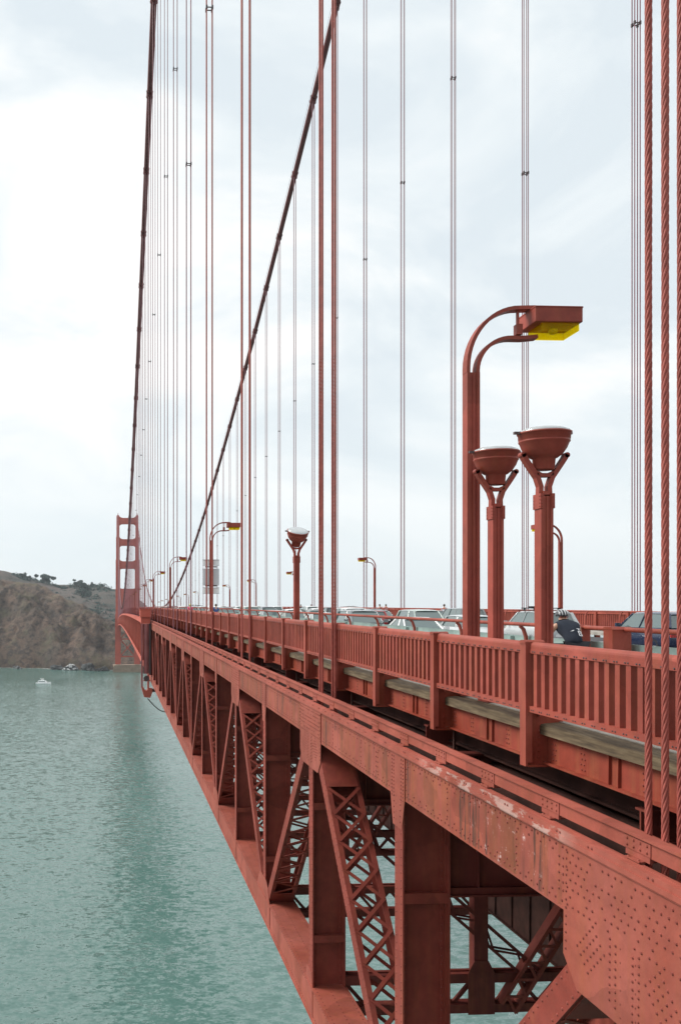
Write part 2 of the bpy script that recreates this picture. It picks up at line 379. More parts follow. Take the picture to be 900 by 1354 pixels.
# sea rocks at the foot of the headland
def rock(name, label, x, y, sx_, sy_, sz_, mat, seed, group=None):
    bm = bmesh.new(); bmesh.ops.create_icosphere(bm, subdivisions=4, radius=1)
    for v in bm.verts:
        d = 1 + .45 * noise.fractal(v.co * 1.6 + Vector((seed, 0, 0)), .9, 2.1, 5); v.co = Vector((v.co.x * sx_ * d, v.co.y * sy_ * d, v.co.z * sz_ * d))
    me = bpy.data.meshes.new(name); bm.to_mesh(me); bm.free(); me.materials.append(mat)
    return thing(name, label, 'rock', (x, y, 0), (0, 0, seed), group, me)
m, t, b = base_mat('bird stained rock', .95)
n_ = noise_n(t, .22, 7, None, .7); r_ = ramp(t, [(.50, (.07, .075, .08)), (.60, (.60, .62, .62))], n_.outputs['Fac']); t.links.new(r_.outputs[0], b.inputs['Base Color']); M['guano'] = m
M['darkrock'] = plain('dark sea rock', (.055, .06, .062), .95, 0, .4, .1)
rock('sea_rock', 'rock streaked white at the water line below the headland', -63, 1312, 13, 9, 8, M['guano'], 1)
rock('sea_rock', 'dark rock hump right of the white streaked one', -38, 1306, 20, 8, 11, M['darkrock'], 2)
rock('sea_rock', 'low dark rock just left of the white streaked one', -84, 1322, 12, 7, 6, M['darkrock'], 3)
rock('sea_rock', 'small dark rock beside the base of the tower pier', -16, 1290, 12, 6, 5, M['darkrock'], 4)
rock('sea_rock', 'flat dark rock ledge along the far left shore', -150, 1370, 30, 5, 3.5, M['darkrock'], 5)
# breaking water along the shore
q = MB()
for i in range(150):
    x = -215 + i * 1.5 + random.uniform(-1, 1); y = interp(BASE, x) - 7 + random.uniform(-3, 2)
    q.add([(x - 2.4, y, .06), (x + 2.2, y - 1.4, .06), (x + 2.6, y + 1.2, .06), (x - 2, y + 2.2, .06)], [(0, 1, 2, 3)])
o = put(q.mesh('surf', M['white'], fix=False), 'surf', kind='stuff')
# trees on the skyline
M['leaf'] = plain('tree leaves', (.035, .065, .055), .8, 0, .45, .25)
M['bark'] = plain('bark', (.08, .06, .05), .9)
def tree(x, y, z, h, wd, label, seed, cone=False):
    rnd = random.Random(seed)
    h *= 1.25; wd *= 1.25
    t_ = thing('tree', label, 'tree', (x, y, z - 2), group='trees on the hill skyline')
    q = MB(); q.tube([(0, 0, -2), (.3, 0, h * .35), (0, .4, h * .8)], [h * .04, h * .03, h * .01], 6)
    for k in range(5):
        an = rnd.uniform(0, 6.28); q.tube([(0, 0, h * .35), (math.cos(an) * wd * .3, math.sin(an) * wd * .3, h * .7)], [h * .018, h * .006], 5)
    sub(q.mesh('trunk', M['bark']), 'trunk', t_)
    q = MB()
    cl = [(rnd.gauss(0, .26) * wd, rnd.gauss(0, .26) * wd, h * rnd.uniform(.12, .85), rnd.uniform(.14, .26) * wd) for _ in range(17)]
    for k in range(1500):
        cx, cy, cz, rr = rnd.choice(cl)
        if cone: cx *= (1 - cz / h) * 1.2; cy *= (1 - cz / h)
        d = Vector((rnd.gauss(0, 1), rnd.gauss(0, 1), rnd.gauss(0, 1))).normalized() * rr * rnd.uniform(.5, 1.1)
        p = Vector((cx, cy, cz)) + Vector((d.x, d.y, d.z * .7)); u = Vector((rnd.gauss(0, 1), rnd.gauss(0, 1), rnd.gauss(0, 1))).normalized(); v_ = u.orthogonal().normalized() * h * .045; u = u * h * .055
        q.add([p - u - v_, p + u - v_, p + u + v_, p - u + v_], [(0, 1, 2, 3)])
    sub(q.mesh('crown', M['leaf'], fix=False), 'crown', t_)
def on_back(px, d, top):      # column of the skyline -> world
    x = (px - 150.7) / 1165 * d; return x, d, back_h(x, d) - 1
for i, (px, d, h_, wd, lab, cn) in enumerate([
    (62, 2330, 22, 26, 'dark round tree standing highest above the saddle of the headland', False),
    (31, 2380, 15, 18, 'sparse small tree at the left on the far ridge', False),
    (37, 2380, 13, 16, 'low bushy tree just right of the sparse one on the ridge', False),
    (74, 2350, 11, 20, 'wide low tree right of the tall round one', False),
    (82, 2360, 10, 18, 'small flat topped tree in the middle of the ridge', False),
    (104, 2380, 16, 18, 'rounded tree above the dark gully on the hill', False),
    (114, 2330, 17, 20, 'dense tree at the head of the dark gully', False),
    (122, 2370, 13, 9, 'pointed dark conifer on the ridge toward the tower', True),
    (112, 2220, 18, 24, 'tree low in the gully under the ridge', False),
    (120, 2080, 15, 24, 'bush at the foot of the gully left of the tower', False),
    (140, 2000, 14, 26, 'dark tree clump on the slope close beside the tower', False)]):
    x, y, z = on_back(px, d, 0); tree(x, y, z, h_, wd, lab, 30 + i, cn)

# low scrub hugging the ridge and the gullies
q = MB(); rnd = random.Random(21)
def tuft(x, y, r_):
    z = back_h(x, y)
    for _ in range(16):
        d = Vector((rnd.gauss(0, 1) * r_, rnd.gauss(0, 1) * r_, abs(rnd.gauss(0, .45)) * r_)); p = Vector((x, y, z)) + d
        u = Vector((rnd.gauss(0, 1), rnd.gauss(0, 1), rnd.gauss(0, 1))).normalized(); v_ = u.orthogonal().normalized() * 1.2; u = u * 1.4
        q.add([p - u - v_, p + u - v_, p + u + v_, p - u + v_], [(0, 1, 2, 3)])
for i in range(420):
    px = rnd.uniform(18, 150); d_ = 2400 - abs(rnd.gauss(0, 30)) if rnd.random() < .4 else 2400 - rnd.uniform(30, 420)
    if d_ < 2340 and not (100 + (2400 - d_) * .05 < px < 128 + (2400 - d_) * .09) and rnd.random() < .75: continue
    tuft((px - 150.7) / 1165 * d_, d_, rnd.uniform(2.5, 6))
put(q.mesh('scrub', M['leaf'], fix=False), 'scrub', kind='stuff')

# ------------------------------------------------------------------ far tower and pier
def TZ(py): return HC + (817.3 - py) * 1.0858
YT = 1265
TL, TR = XC, XE
tw = thing('bridge_tower', 'tall red suspension bridge tower with portal openings at the far end of the span', 'tower', (XM, YT, 9))
stages = [(TZ(878), TZ(812), 8.0, 14), (TZ(812), TZ(740.5), 6.6, 12), (TZ(740.5), TZ(710.5), 5.4, 10), (TZ(710.5), TZ(683), 4.3, 8.5)]
for cx in (TL, TR):
    q = MB()
    for z0, z1, wd, dp in stages:
        # fluted, stepped corners: a core with two narrower, deeper layers
        q.box(cx - wd / 2, cx + wd / 2, YT - dp / 2 + 1.0, YT + dp / 2 - 1.0, z0, z1)
        q.box(cx - wd * .36, cx + wd * .36, YT - dp / 2 + .4, YT + dp / 2 - .4, z0 + .02, z1 - .5)
        q.box(cx - wd * .20, cx + wd * .20, YT - dp / 2, YT + dp / 2, z0 + .04, z1 - 1.2)
    put(q.mesh('leg', M['tower']), 'leg', tw)
    q = MB(); q.box(cx - 1.6, cx + 1.6, YT - 3, YT + 3, TZ(683), TZ(681.6)); q.tube([(cx, YT, TZ(681.6)), (cx, YT, TZ(679.3))], [.8, .2], 6)
    put(q.mesh('finial', M['tower']), 'finial', tw)
def strut(z0, z1, cut, ctop=0):
    """portal strut whose underside (and, at the top, upper edge) meets the legs in curved haunches"""
    xa, xb = TL + 1.5, TR - 1.5; n = 16; low = []; top = []
    for i in range(n + 1):
        q_ = i / n; x = xa + (xb - xa) * q_; e = abs(2 * q_ - 1)
        low.append((x, z0 - cut * max(0, (e - .62) / .38) ** 2)); top.append((x, z1 + ctop * max(0, (e - .5) / .5) ** 2))
    q = MB()
    for i in range(n):
        q.add([(low[i][0], YT - 3, low[i][1]), (low[i + 1][0], YT - 3, low[i + 1][1]), (top[i + 1][0], YT - 3, top[i + 1][1]), (top[i][0], YT - 3, top[i][1]),
               (low[i][0], YT + 3, low[i][1]), (low[i + 1][0], YT + 3, low[i + 1][1]), (top[i + 1][0], YT + 3, top[i + 1][1]), (top[i][0], YT + 3, top[i][1])],
              [(0, 1, 2, 3), (7, 6, 5, 4), (0, 4, 5, 1), (3, 2, 6, 7)])
    # raised vertical fluting on the strut faces
    for i in range(9):
        x = xa + 3 + (xb - xa - 6) * i / 8; q.box(x - .5, x + .5, YT - 3.35, YT - 3.02, z0 + .6, z1 - .6)
    put(q.mesh('portal_strut', M['tower']), 'portal_strut', tw)
strut(TZ(693.2), TZ(685.2), 3.4, 2.6); strut(TZ(721.8), TZ(713.2), 3.2, 3.0); strut(TZ(752.2), TZ(742.4), 3.0, 3.0); strut(TZ(806), TZ(778.6), 2.0, 1.5)
q = MB()
for za, zb in ((868, 845), (845, 822)):
    q.beam((TL + 3, YT, TZ(za)), (TR - 3, YT, TZ(zb)), 1.5, 1.5); q.beam((TL + 3, YT + 1.6, TZ(zb)), (TR - 3, YT + 1.6, TZ(za)), 1.5, 1.5)
q.box(XM - 2, XM + 2, YT - .8, YT + 2.4, TZ(858.5), TZ(854.5)); q.box(XM - 2, XM + 2, YT - .8, YT + 2.4, TZ(835), TZ(831.5))
put(q.mesh('cross_brace', M['tower']), 'cross_brace', tw)
for py in (868, 845, 822):
    q = MB(); q.box(TL + 2, TR - 2, YT - 1.5, YT + 1.5, TZ(py) - .9, TZ(py) + .9); put(q.mesh('horizontal_strut', M['tower']), 'horizontal_strut', tw)
q = MB(); q.prism_y([(TL - 7, -4), (TR + 7, -4), (TR + 7, 7.5), (TR + 5, 9.6), (TL - 5, 9.6), (TL - 7, 7.5)], YT - 12, YT + 12)
for i in range(15): q.box(TL - 6 + i * 2.8, TL - 5.4 + i * 2.8, YT - 12.3, YT - 12.02, .5, 7.4)
pr = thing('bridge_pier', 'tan concrete pier in the water under the far red tower', 'pier', (XM, YT, 0)); put(q.mesh('pier_block', M['concrete']), 'pier_block', pr)
q = MB(); q.box(TL - 7.3, TR + 7.3, YT - 12.6, YT + 12.6, 9.62, 10.1); put(q.mesh('pier_cap', M['concrete']), 'pier_cap', pr)

# ------------------------------------------------------------------ main cables
for cx, lab in ((XC, 'thick main cable sweeping down from the top left to the deck beside the far tower'), (XE, 'thick main cable running diagonally from behind the near ropes down to the deck')):
    c = thing('main_cable', lab, 'cable', (cx, 625, HC + 7))
    q = MB(); q.tube([(cx, -15 + i * 12.8, cable_z(-15 + i * 12.8)) for i in range(101)], .47, 12)
    put(q.mesh('cable', M['cable'], True), 'cable', c)
    q = MB(); q.tube([(0, -.55, 0), (0, .55, 0)], .55, 12); q.tube([(0, -.55, 0), (0, -.46, 0)], .59, 12); q.tube([(0, .46, 0), (0, .55, 0)], .59, 12)
    for y in (-.25, .0, .25): q.box(-.09, .09, y - .05, y + .05, -.78, -.58)
    bandm = q.mesh('cable_band', M['cable'])
    for n in range(0, 82):
        s = 9.11 + 15.24 * n; put(bandm, 'cable_band', c, (cx, s, cable_z(s)), (math.atan((cable_z(s + 1) - cable_z(s - 1)) / 2), 0, 0))
    q = MB()
    for sd_ in (-.38, .38): q.tube([(cx + sd_, -15 + i * 12.8, cable_z(-15 + i * 12.8) + 1.15) for i in range(101)], .018, 4)
    put(q.mesh('hand_line', M['clamp']), 'hand_line', c)

# ------------------------------------------------------------------ suspender ropes
def twisted(r, z0, z1, strands=6, pitch=.62, step=.035):
    q = MB(); n = int((z1 - z0) / step); rc = r * .62; rs_ = r * .43
    for k in range(strands):
        pts = [(rc * math.cos(2 * math.pi * (k / strands + (i * step) / pitch)), rc * math.sin(2 * math.pi * (k / strands + (i * step) / pitch)), z0 + i * step) for i in range(n + 1)]
        q.tube(pts, rs_, 6, False)
    q.tube([(0, 0, z0), (0, 0, z1)], rc * .75, 6, False)
    return q
RW, RD = .18, .145
ORD = ['first', 'second', 'third', 'fourth', 'fifth', 'sixth', 'seventh', 'eighth', 'ninth', 'tenth', 'eleventh', 'twelfth', 'thirteenth', 'fourteenth', 'fifteenth', 'sixteenth', 'seventeenth', 'eighteenth', 'nineteenth', 'twentieth']
def hanger(n, cx, near):
    s = 9.11 + 15.24 * n; zt = cable_z(s); zb = zg(s) - 3.15
    if zt - zb < 2: return
    if near:
        lab = {0: 'nearest group of thick twisted rope hangers at the right edge', 1: 'pair of thick hanger ropes rising full height left of the lamp group',
               2: 'pair of hanger ropes passing just right of the grey road sign', 3: 'pair of thin hanger ropes in line with the road sign'}.get(n)
        if lab is None and n < 20: lab = '%s set of hanger ropes away from the camera on the left cable' % ORD[n]
        if lab is None: lab = 'hair thin hanger ropes far along the left cable'
    else:
        lab = {3: 'group of four thin hanger ropes just left of the thick twisted ones', 4: 'thin pale hanger ropes behind the near street lamp head',
               5: 'thin hanger ropes just left of the near street lamp pole', 6: 'thin hanger ropes above the white sedan', 7: 'thin hanger ropes above the far lamp beside the near rope pair'}.get(n)
        if lab is None and n < 23: lab = '%s set of hanger ropes in view counted from the right on the far cable' % ORD[n - 3]
        if lab is None: lab = 'hair thin hanger ropes far along the right cable'
    t_ = thing('suspender_ropes', lab, 'ropes', (cx, s, zb), group='hanger ropes of the left cable' if near else 'hanger ropes of the right cable')
    r = .034 if n > 0 else .037
    for a_ in (-RW, RW):
        for b_ in (-RD, RD):
            if n <= 1 and near:
                lim = 17 if n == 0 else 10
                q = twisted(r, 0, lim, step=.05); q.tube([(0, 0, lim - .02), (0, 0, zt - zb)], r, 8, False)
            else:
                q = MB(); nn = 6 if n < 8 else 4; q.tube([(0, 0, 0), (0, 0, zt - zb)], r, nn, False)
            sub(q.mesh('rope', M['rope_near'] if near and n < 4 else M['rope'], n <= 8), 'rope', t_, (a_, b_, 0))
    q = MB(); q.box(-RW - .12, RW + .12, -RD - .09, RD + .09, 0, .05); q.box(-RW - .06, RW + .06, -RD - .05, RD + .05, .05, .13); sub(q.mesh('anchor_plate', M['brace']), 'anchor_plate', t_)
    if n >= 3:
        zc = (zt - HC) * (.316 if n < 5 else .49) + HC - zb
        if zc > 3 and n < 40:
            q = MB()
            for a_ in (-RW, RW):
                for b_ in (-RD, RD): q.box(a_ - .055, a_ + .055, b_ - .055, b_ + .055, zc - .11, zc + .11)
            q.box(-RW, RW, -RD - .015, -RD + .015, zc - .03, zc + .03); q.box(-RW, RW, RD - .015, RD + .015, zc - .03, zc + .03)
            sub(q.mesh('rope_clamp', M['clamp']), 'rope_clamp', t_)
for n in range(0, 82): hanger(n, XC, True)
for n in range(3, 82): hanger(n, XE, False)

# ------------------------------------------------------------------ stiffening trusses
# local frame of a panel: origin at the node (x = truss centre, y = node, z = deck line), y along the bridge
ZT, ZB, BT, BB = -2.88, -3.754, -10.70, -11.57
def m_chord():
    q = MB(); q.box(-.45, -.43, 0, P, ZB + .02, ZT - .05)
    return q.mesh('chord_web', M['web'])
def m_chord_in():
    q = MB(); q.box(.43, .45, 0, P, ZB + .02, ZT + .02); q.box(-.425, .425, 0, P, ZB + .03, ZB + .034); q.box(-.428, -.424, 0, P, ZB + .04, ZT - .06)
    return q.mesh('inner_chord_web', M['grime_shade'])  # inner web and linings coloured near black to paint the shade inside the slots
def m_flange():
    q = MB(); q.box(-.50, -.35, 0, P, ZT - .05, ZT + .10); q.box(-.515, -.50, 0, P, ZT - .03, ZT + .03); q.box(-.43, -.41, .0, P, ZT + .10, ZT + .112)
    q.box(.39, .56, 0, P, ZT + .02, ZT + .06)
    return q.mesh('top_flange', M['flange'])
def m_runrail():      # channel standing on the outer half of the chord, in front of the ropes
    q = MB(); q.box(-.335, -.320, 0, P, ZT + .19, ZT + .36); q.box(-.37, -.22, 0, P, ZT + .36, ZT + .385); q.box(-.32, -.24, 0, P, ZT + .19, ZT + .205)
    return q.mesh('running_rail', M['flange2'])
def m_tie():
    q = MB(); q.box(-.40, -.2, -.13, .13, ZT + .112, ZT + .128); q.box(-.337, -.30, -.22, .22, ZT + .13, ZT + .19); q.box(-.345, -.336, -.24, .24, ZT + .20, ZT + .34)
    for y in (-.18, -.06, .06, .18): q.rivet(-.345, y, ZT + .24); q.rivet(-.345, y, ZT + .31)
    for y in (-.09, .09): q.tube([(-.38, y, ZT + .128), (-.38, y, ZT + .142)], [.018, .012], 6)
    return q.mesh('batten', M['chord'])
def m_tierivets():
    q = MB()
    return q
def m_lowfl():
    q = MB(); q.box(-.455, .455, 0, P, ZB - .01, ZB + .02)
    return q.mesh('bottom_flange', M['chord'])
def m_crivets(odd):
    q = MB()
    n = int(P / .16)
    for i in range(n):
        y = .08 + i * .16
        q.rivet(-.45, y, ZT - .12); q.rivet(-.45, y, ZB + .09)
        if i % 2: q.rivet(-.45, y + .08, ZT - .20); q.rivet(-.45, y + .08, ZB + .17)
    for yy in (1.34, 1.44, 2.6, 5.1, 7.15, 7.27):
        for j in range(5): q.rivet(-.45, yy, ZB + .22 + j * .1)
    for i in range(n * 2): 
        if i % 9 > 6: q.rivet(-.50, .05 + i * .08, ZT + .065, .018, .012)
    return q.mesh('rivets', M['rivet'])
def gplate(poly, x, th): q = MB(); q.prism_x(poly, x, x + th); return q
GE = [(-1.28, ZT - .055), (1.28, ZT - .055), (1.28, -4.28), (.96, -4.60), (-.96, -4.60), (-1.28, -4.28)]
GO = [(-.42, ZT - .055), (.42, ZT - .055), (.42, ZB - .02), (.27, -4.35), (-.27, -4.35), (-.42, ZB - .02)]
def mir(poly): return poly
me_ge = gplate(GE, -.474, .020).mesh('gusset_plate', M['chord']); me_gei = gplate(GE, .454, .020).mesh('gusset_plate', M['chord'])
me_go = gplate(GO, -.468, .014).mesh('gusset_plate', M['chord']); me_goi = gplate(GO, .454, .014).mesh('gusset_plate', M['chord'])
def inpoly(y, z, poly, mrg=.05):
    ins = False; n = len(poly)
    for i in range(n):
        (y1, z1), (y2, z2) = poly[i], poly[(i + 1) % n]
        if (z1 > z) != (z2 > z) and y < (y2 - y1) * (z - z1) / (z2 - z1) + y1: ins = not ins
        L_ = math.hypot(y2 - y1, z2 - z1); tt = max(0, min(1, ((y - y1) * (y2 - y1) + (z - z1) * (z2 - z1)) / L_ / L_))
        if math.hypot(y - y1 - tt * (y2 - y1), z - z1 - tt * (z2 - z1)) < mrg: return False
    return ins
q = MB(); rnd = random.Random(3)
for j in range(7):
    for i in range(20):
        y = -1.2 + i * .126 + (j % 2) * .063; z = ZT - .14 - j * .105
        if rnd.random() < .78 and inpoly(y, z, GE, .04): q.rivet(-.474, y + rnd.uniform(-.006, .006), z, .019)
for sg in (-1, 1):
    d = Vector((0, sg * .6983, -.7158)); nr = Vector((0, .7158, sg * .6983))
    for i in range(6):
        for j in range(4):
            p = Vector((0, 0, -3.32)) + d * (.72 + i * .095) + nr * (-.165 + j * .11)
            if inpoly(p.y, p.z, GE, .03): q.rivet(-.474, p.y, p.z, .019)
for i in range(9):
    for y in (-.27, -.16, .16, .27): 
        z = -3.72 - i * .085 - (.04 if abs(y) < .2 else 0)
        if inpoly(y, z, GE, .03): q.rivet(-.474, y, z, .019)
for i in range(14):
    for sg in (-1, 1):
        z = ZT - .12 - i * .1
        if inpoly(sg * 1.22, z, GE, .03): q.rivet(-.474, sg * 1.22, z, .019)
me_ger = q.mesh('rivets', M['rivet'])
q = MB()
for j in range(12):
    for y in (-.33, -.22, .22, .33):
        z = ZT - .13 - j * .07
        if inpoly(y, z, GO, .03): q.rivet(-.468, y, z)
for j in range(5):
    for y in (-.19, .19): q.rivet(-.468, y, ZB - .02 - j * .11)
me_gor = q.mesh('rivets', M['rivet'])
def m_vertical():
    q = MB(); q.box(-.46, -.425, -.24, .24, BT + .02, ZB + .0); q.box(.425, .46, -.24, .24, BT + .02, ZB + .0)
    q.box(-.42, .42, -.02, .02, BT + .02, ZT - .3)
    for sx_ in (-1, 1):
        q.box(*sorted((sx_ * .42, sx_ * .32)), -.05, -.024, BT + .02, ZB); q.box(*sorted((sx_ * .424, sx_ * .40)), -.16, -.052, BT + .02, ZB)
    return q.mesh('vertical_post', M['brace'])
def m_vweb_detail():
    q = MB()
    for z in (-5.62, -9.3):
        q.box(-.42, .42, -.22, -.05, z - .05, z + .05); q.box(-.42, .42, -.23, -.215, z - .14, z + .06)
    return q.mesh('stiffener', M['brace'])
def m_vrivets():
    q = MB()
    for i in range(46):
        z = BT + .12 + i * .15
        q.rivet(-.46, -.14, z); q.rivet(-.46, .14, z + .07)
        for xx in (-.36, .36): q.tube([(xx, -.05, z), (xx, -.064, z)], [.018, .011], 6)
    return q.mesh('rivets', M['rivet'])
AT, AB = Vector((0, 0, -3.75)), Vector((0, P, -10.95))
def diag_ends(sgn):   # +1: leaves the top node going away from the camera
    return Vector((0, 0, -3.32)), Vector((0, sgn * P, -11.13))
def m_diag(sgn):
    a_, b_ = diag_ends(sgn); d = (b_ - a_).normalized(); nrm = Vector((0, -d.z, d.y)); q = MB()
    a1 = a_ + d * .62; b1 = b_ - d * .62
    for sx_ in (-1, 1):
        q.beam(a1 + Vector((sx_ * .435, 0, 0)), b1 + Vector((sx_ * .435, 0, 0)), .40, .03, up=(1, 0, 0))
        for e in (-1, 1): q.beam(a1 + Vector((sx_ * .375, 0, 0)) + nrm * e * .19, b1 + Vector((sx_ * .375, 0, 0)) + nrm * e * .19, .02, .10, up=(1, 0, 0))
    for e in (-1, 1):   # end battens
        for u0, u1 in ((.8, 2.3), (9.3, 10.2)):
            q.beam(a_ + d * u0 + nrm * e * .21, a_ + d * u1 + nrm * e * .21, .80, .014, up=nrm)
    return q.mesh('diagonal_brace', M['brace'])
def lace_list(sgn):
    a_, b_ = diag_ends(sgn); d = (b_ - a_).normalized(); nrm = Vector((0, -d.z, d.y)); out = []
    L0, L1 = 2.35, 9.25; n = 9; st = (L1 - L0) / n
    for e in (-1, 1):
        for i in range(n):
            p = a_ + d * (L0 + i * st) + nrm * e * .215; r_ = a_ + d * (L0 + (i + 1) * st) + nrm * e * .215
            if sgn < 0:
                out.append((p + Vector((-.40, 0, 0)), r_ + Vector((.40, 0, 0)), nrm, 0)); out.append((p + Vector((.40, 0, 0)), r_ + Vector((-.40, 0, 0)), nrm, e * .016))
            else:
                mid = (p + r_) / 2
                out.append((p + Vector((-.40, 0, 0)), mid + Vector((.40, 0, 0)), nrm, 0)); out.append((mid + Vector((.40, 0, 0)), r_ + Vector((-.40, 0, 0)), nrm, e * .016))
    return out
def lace_mb(items):
    q = MB()
    for a_, b_, nrm, off in items: q.beam(a_ + nrm * off, b_ + nrm * off, .085, .013, up=nrm)
    return q
def m_drivets(sgn):
    a_, b_ = diag_ends(sgn); d = (b_ - a_).normalized(); nrm = Vector((0, -d.z, d.y)); q = MB()
    for i in range(52):
        for e in (-1, 1):
            p = a_ + d * (.95 + i * .175 + (.09 if e > 0 else 0)) + nrm * e * .14; q.rivet(-.45, p.y, p.z)
    return q.mesh('rivets', M['rivet'])
def m_bottom():
    q = MB(); q.box(-.45, .45, 0, P, BB, BT); q.box(-.50, .50, 0, P, BT + .002, BT + .03); q.box(-.50, -.45, 0, P, BB - .03, BB - .002)
    return q.mesh('bottom_chord', M['chord'])
GB = [(-1.3, BT + .03), (-.95, -10.25), (-.6, -10.05), (.6, -10.05), (.95, -10.25), (1.3, BT + .03), (1.3, BB + .06), (-1.3, BB + .06)]
GBe = [(-.4, BT + .03), (-.28, -10.3), (.28, -10.3), (.4, BT + .03), (.4, BB + .06), (-.4, BB + .06)]
me_gb = gplate(GB, -.474, .020).mesh('gusset_plate', M['chord']); me_gbi = gplate(GB, .454, .020).mesh('gusset_plate', M['chord'])
me_gbe = gplate(GBe, -.468, .014).mesh('gusset_plate', M['chord'])
q = MB()
for i in range(int(P / .16)):
    q.rivet(-.45, .08 + i * .16, BT - .1); q.rivet(-.45, .08 + i * .16, BB + .1)
for i in range(int(P / .2)):      # centre line of rivet heads on top of the chord
    y = .1 + i * .2
    for xx in (-.4, -.02, .4): q.tube([(xx, y, BT + .03), (xx, y, BT + .045)], [.02, .012], 6)
me_br = q.mesh('rivets', M['rivet'])
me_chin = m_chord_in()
me_chord, me_fl, me_tie, me_lf, me_rr = m_chord(), m_flange(), m_tie(), m_lowfl(), m_runrail()
me_cr = m_crivets(0); me_v = m_vertical(); me_vs = m_vweb_detail(); me_vr = m_vrivets(); me_bot = m_bottom()
me_d = {1: m_diag(1), -1: m_diag(-1)}; me_dr = {1: m_drivets(1), -1: m_drivets(-1)}
me_lace = {s_: lace_mb(lace_list(s_)).mesh('lacing', M['brace']) for s_ in (1, -1)}
me_bars = {s_: [] for s_ in (1, -1)}
for s_ in (1, -1):
    for it in lace_list(s_): me_bars[s_].append(lace_mb([it]).mesh('lacing_bar', M['brace']))
def far_join(cx, k0, k1, east):
    """panels too far or hidden to be told apart: one mesh"""
    q = MB()
    for k in range(k0, k1):
        y0, y1 = NODE(k), NODE(k + 1); z0, z1 = zg(y0), zg(y1)
        for xa in (-.44, .44):
            q.beam((cx + xa, y0, z0 - 3.32), (cx + xa, y1, z1 - 3.32), .02, .84)
            q.box(cx + xa - .02, cx + xa + .02, y0 - .24, y0 + .24, z0 + BT, z0 + ZB)
            sg = 1 if k % 2 == 0 else -1; ya, yb = (y0, y1) if sg > 0 else (y1, y0)
            q.beam((cx + xa, ya, zg(ya) - 3.75), (cx + xa, yb, zg(yb) - 10.95), .40, .03, up=(1, 0, 0))
        q.beam((cx, y0, z0 - 2.9), (cx, y1, z1 - 2.9), .98, .03)
        q.beam((cx, y0, z0 - 11.12), (cx, y1, z1 - 11.12), .98, .88)
        q.box(cx - .42, cx + .42, y0 - .02, y0 + .02, z0 + BT, z0 + ZT)
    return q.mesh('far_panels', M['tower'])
KD = 19                                           # panels built piece by piece on the near truss
def truss(cx, label, kd, k_start, near):
    t_ = thing('stiffening_truss', label, 'truss', (cx, 0, HC - 11.6))
    for k in range(k_start, kd):
        s = NODE(k); L = (cx, s, zg(s)); rot = (math.atan((zg(s + P) - zg(s)) / P), 0, 0)
        even = (k % 2 == 0)
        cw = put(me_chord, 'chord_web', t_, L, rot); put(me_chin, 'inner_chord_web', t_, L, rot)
        fl = put(me_fl, 'top_flange', t_, L, rot); put(me_lf, 'bottom_flange', t_, L, rot)
        put(me_rr, 'running_rail', t_, L, rot)
        if near:
            for i in range(4):
                y = 1.905 * i; put(me_tie, 'batten', t_, (cx, s + y, zg(s) + y * math.tan(rot[0])), rot)
        put(me_ge if even else me_go, 'gusset_plate', t_, L, rot)
        put(me_gei if even else me_goi, 'gusset_plate', t_, L, rot)
        v = put(me_v, 'vertical_post', t_, L)
        sub(me_vs, 'stiffener', v)
        put(me_bot, 'bottom_chord', t_, L, rot)
        put(me_gbe if even else me_gb, 'gusset_plate', t_, L, rot)
        if even: ds = put(me_d[1], 'diagonal_brace', t_, L); sg = 1
        else:
            s2 = NODE(k + 1); ds = put(me_d[-1], 'diagonal_brace', t_, (cx, s2, zg(s2))); sg = -1
        if near and k <= 4:
            for mb_ in me_bars[sg]: sub(mb_, 'lacing_bar', ds)
        else: sub(me_lace[sg], 'lacing', ds, kind='stuff')
        if near and k <= 8:
            sub(me_cr, 'rivets', cw, kind='stuff'); sub(me_vr, 'rivets', v, kind='stuff'); sub(me_dr[sg], 'rivets', ds, kind='stuff')
            gp = [o_ for o_ in t_.children if o_.data == (me_ge if even else me_go)][-1]; sub(me_ger if even else me_gor, 'rivets', gp, kind='stuff')
            bc = [o_ for o_ in t_.children if o_.data == me_bot][-1]; sub(me_br, 'rivets', bc, kind='stuff')
    put(far_join(cx, kd, 164, not near), 'far_panels', t_, kind='stuff')
    return t_
truss(XC, 'riveted red steel truss running away below the railing with laced diagonals', KD, -1, True)
truss(XE, 'matching red truss on the far side glimpsed through the near one', 9, -1, False)
# edge plate lying proud on the near gusset fields, with its open joint
# ------------------------------------------------------------------ cross frames between the trusses
XA, XB = XC + .46, XE - .46
def frame_parts(t_, L, even, full=True):
    q = MB(); zt, zb = -2.95, -5.66
    q.box(XA, XB, -.015, .015, zt, zb + .04); q.box(XA, XB, -.2, .2, zb, zb + .035); q.box(XA, XB, -.2, .2, zt, zt + .035)
    q.box(XA, XB, -.13, -.017, zb + .04, zb + .16)
    x = XA + .6
    while x < XB: q.box(x - .012, x + .012, -.14, -.017, zb + .17, zt - .01); x += 1.25
    return q
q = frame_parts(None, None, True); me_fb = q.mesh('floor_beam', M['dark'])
q = MB()
for i in range(40): q.rivet(0, 0, 0)
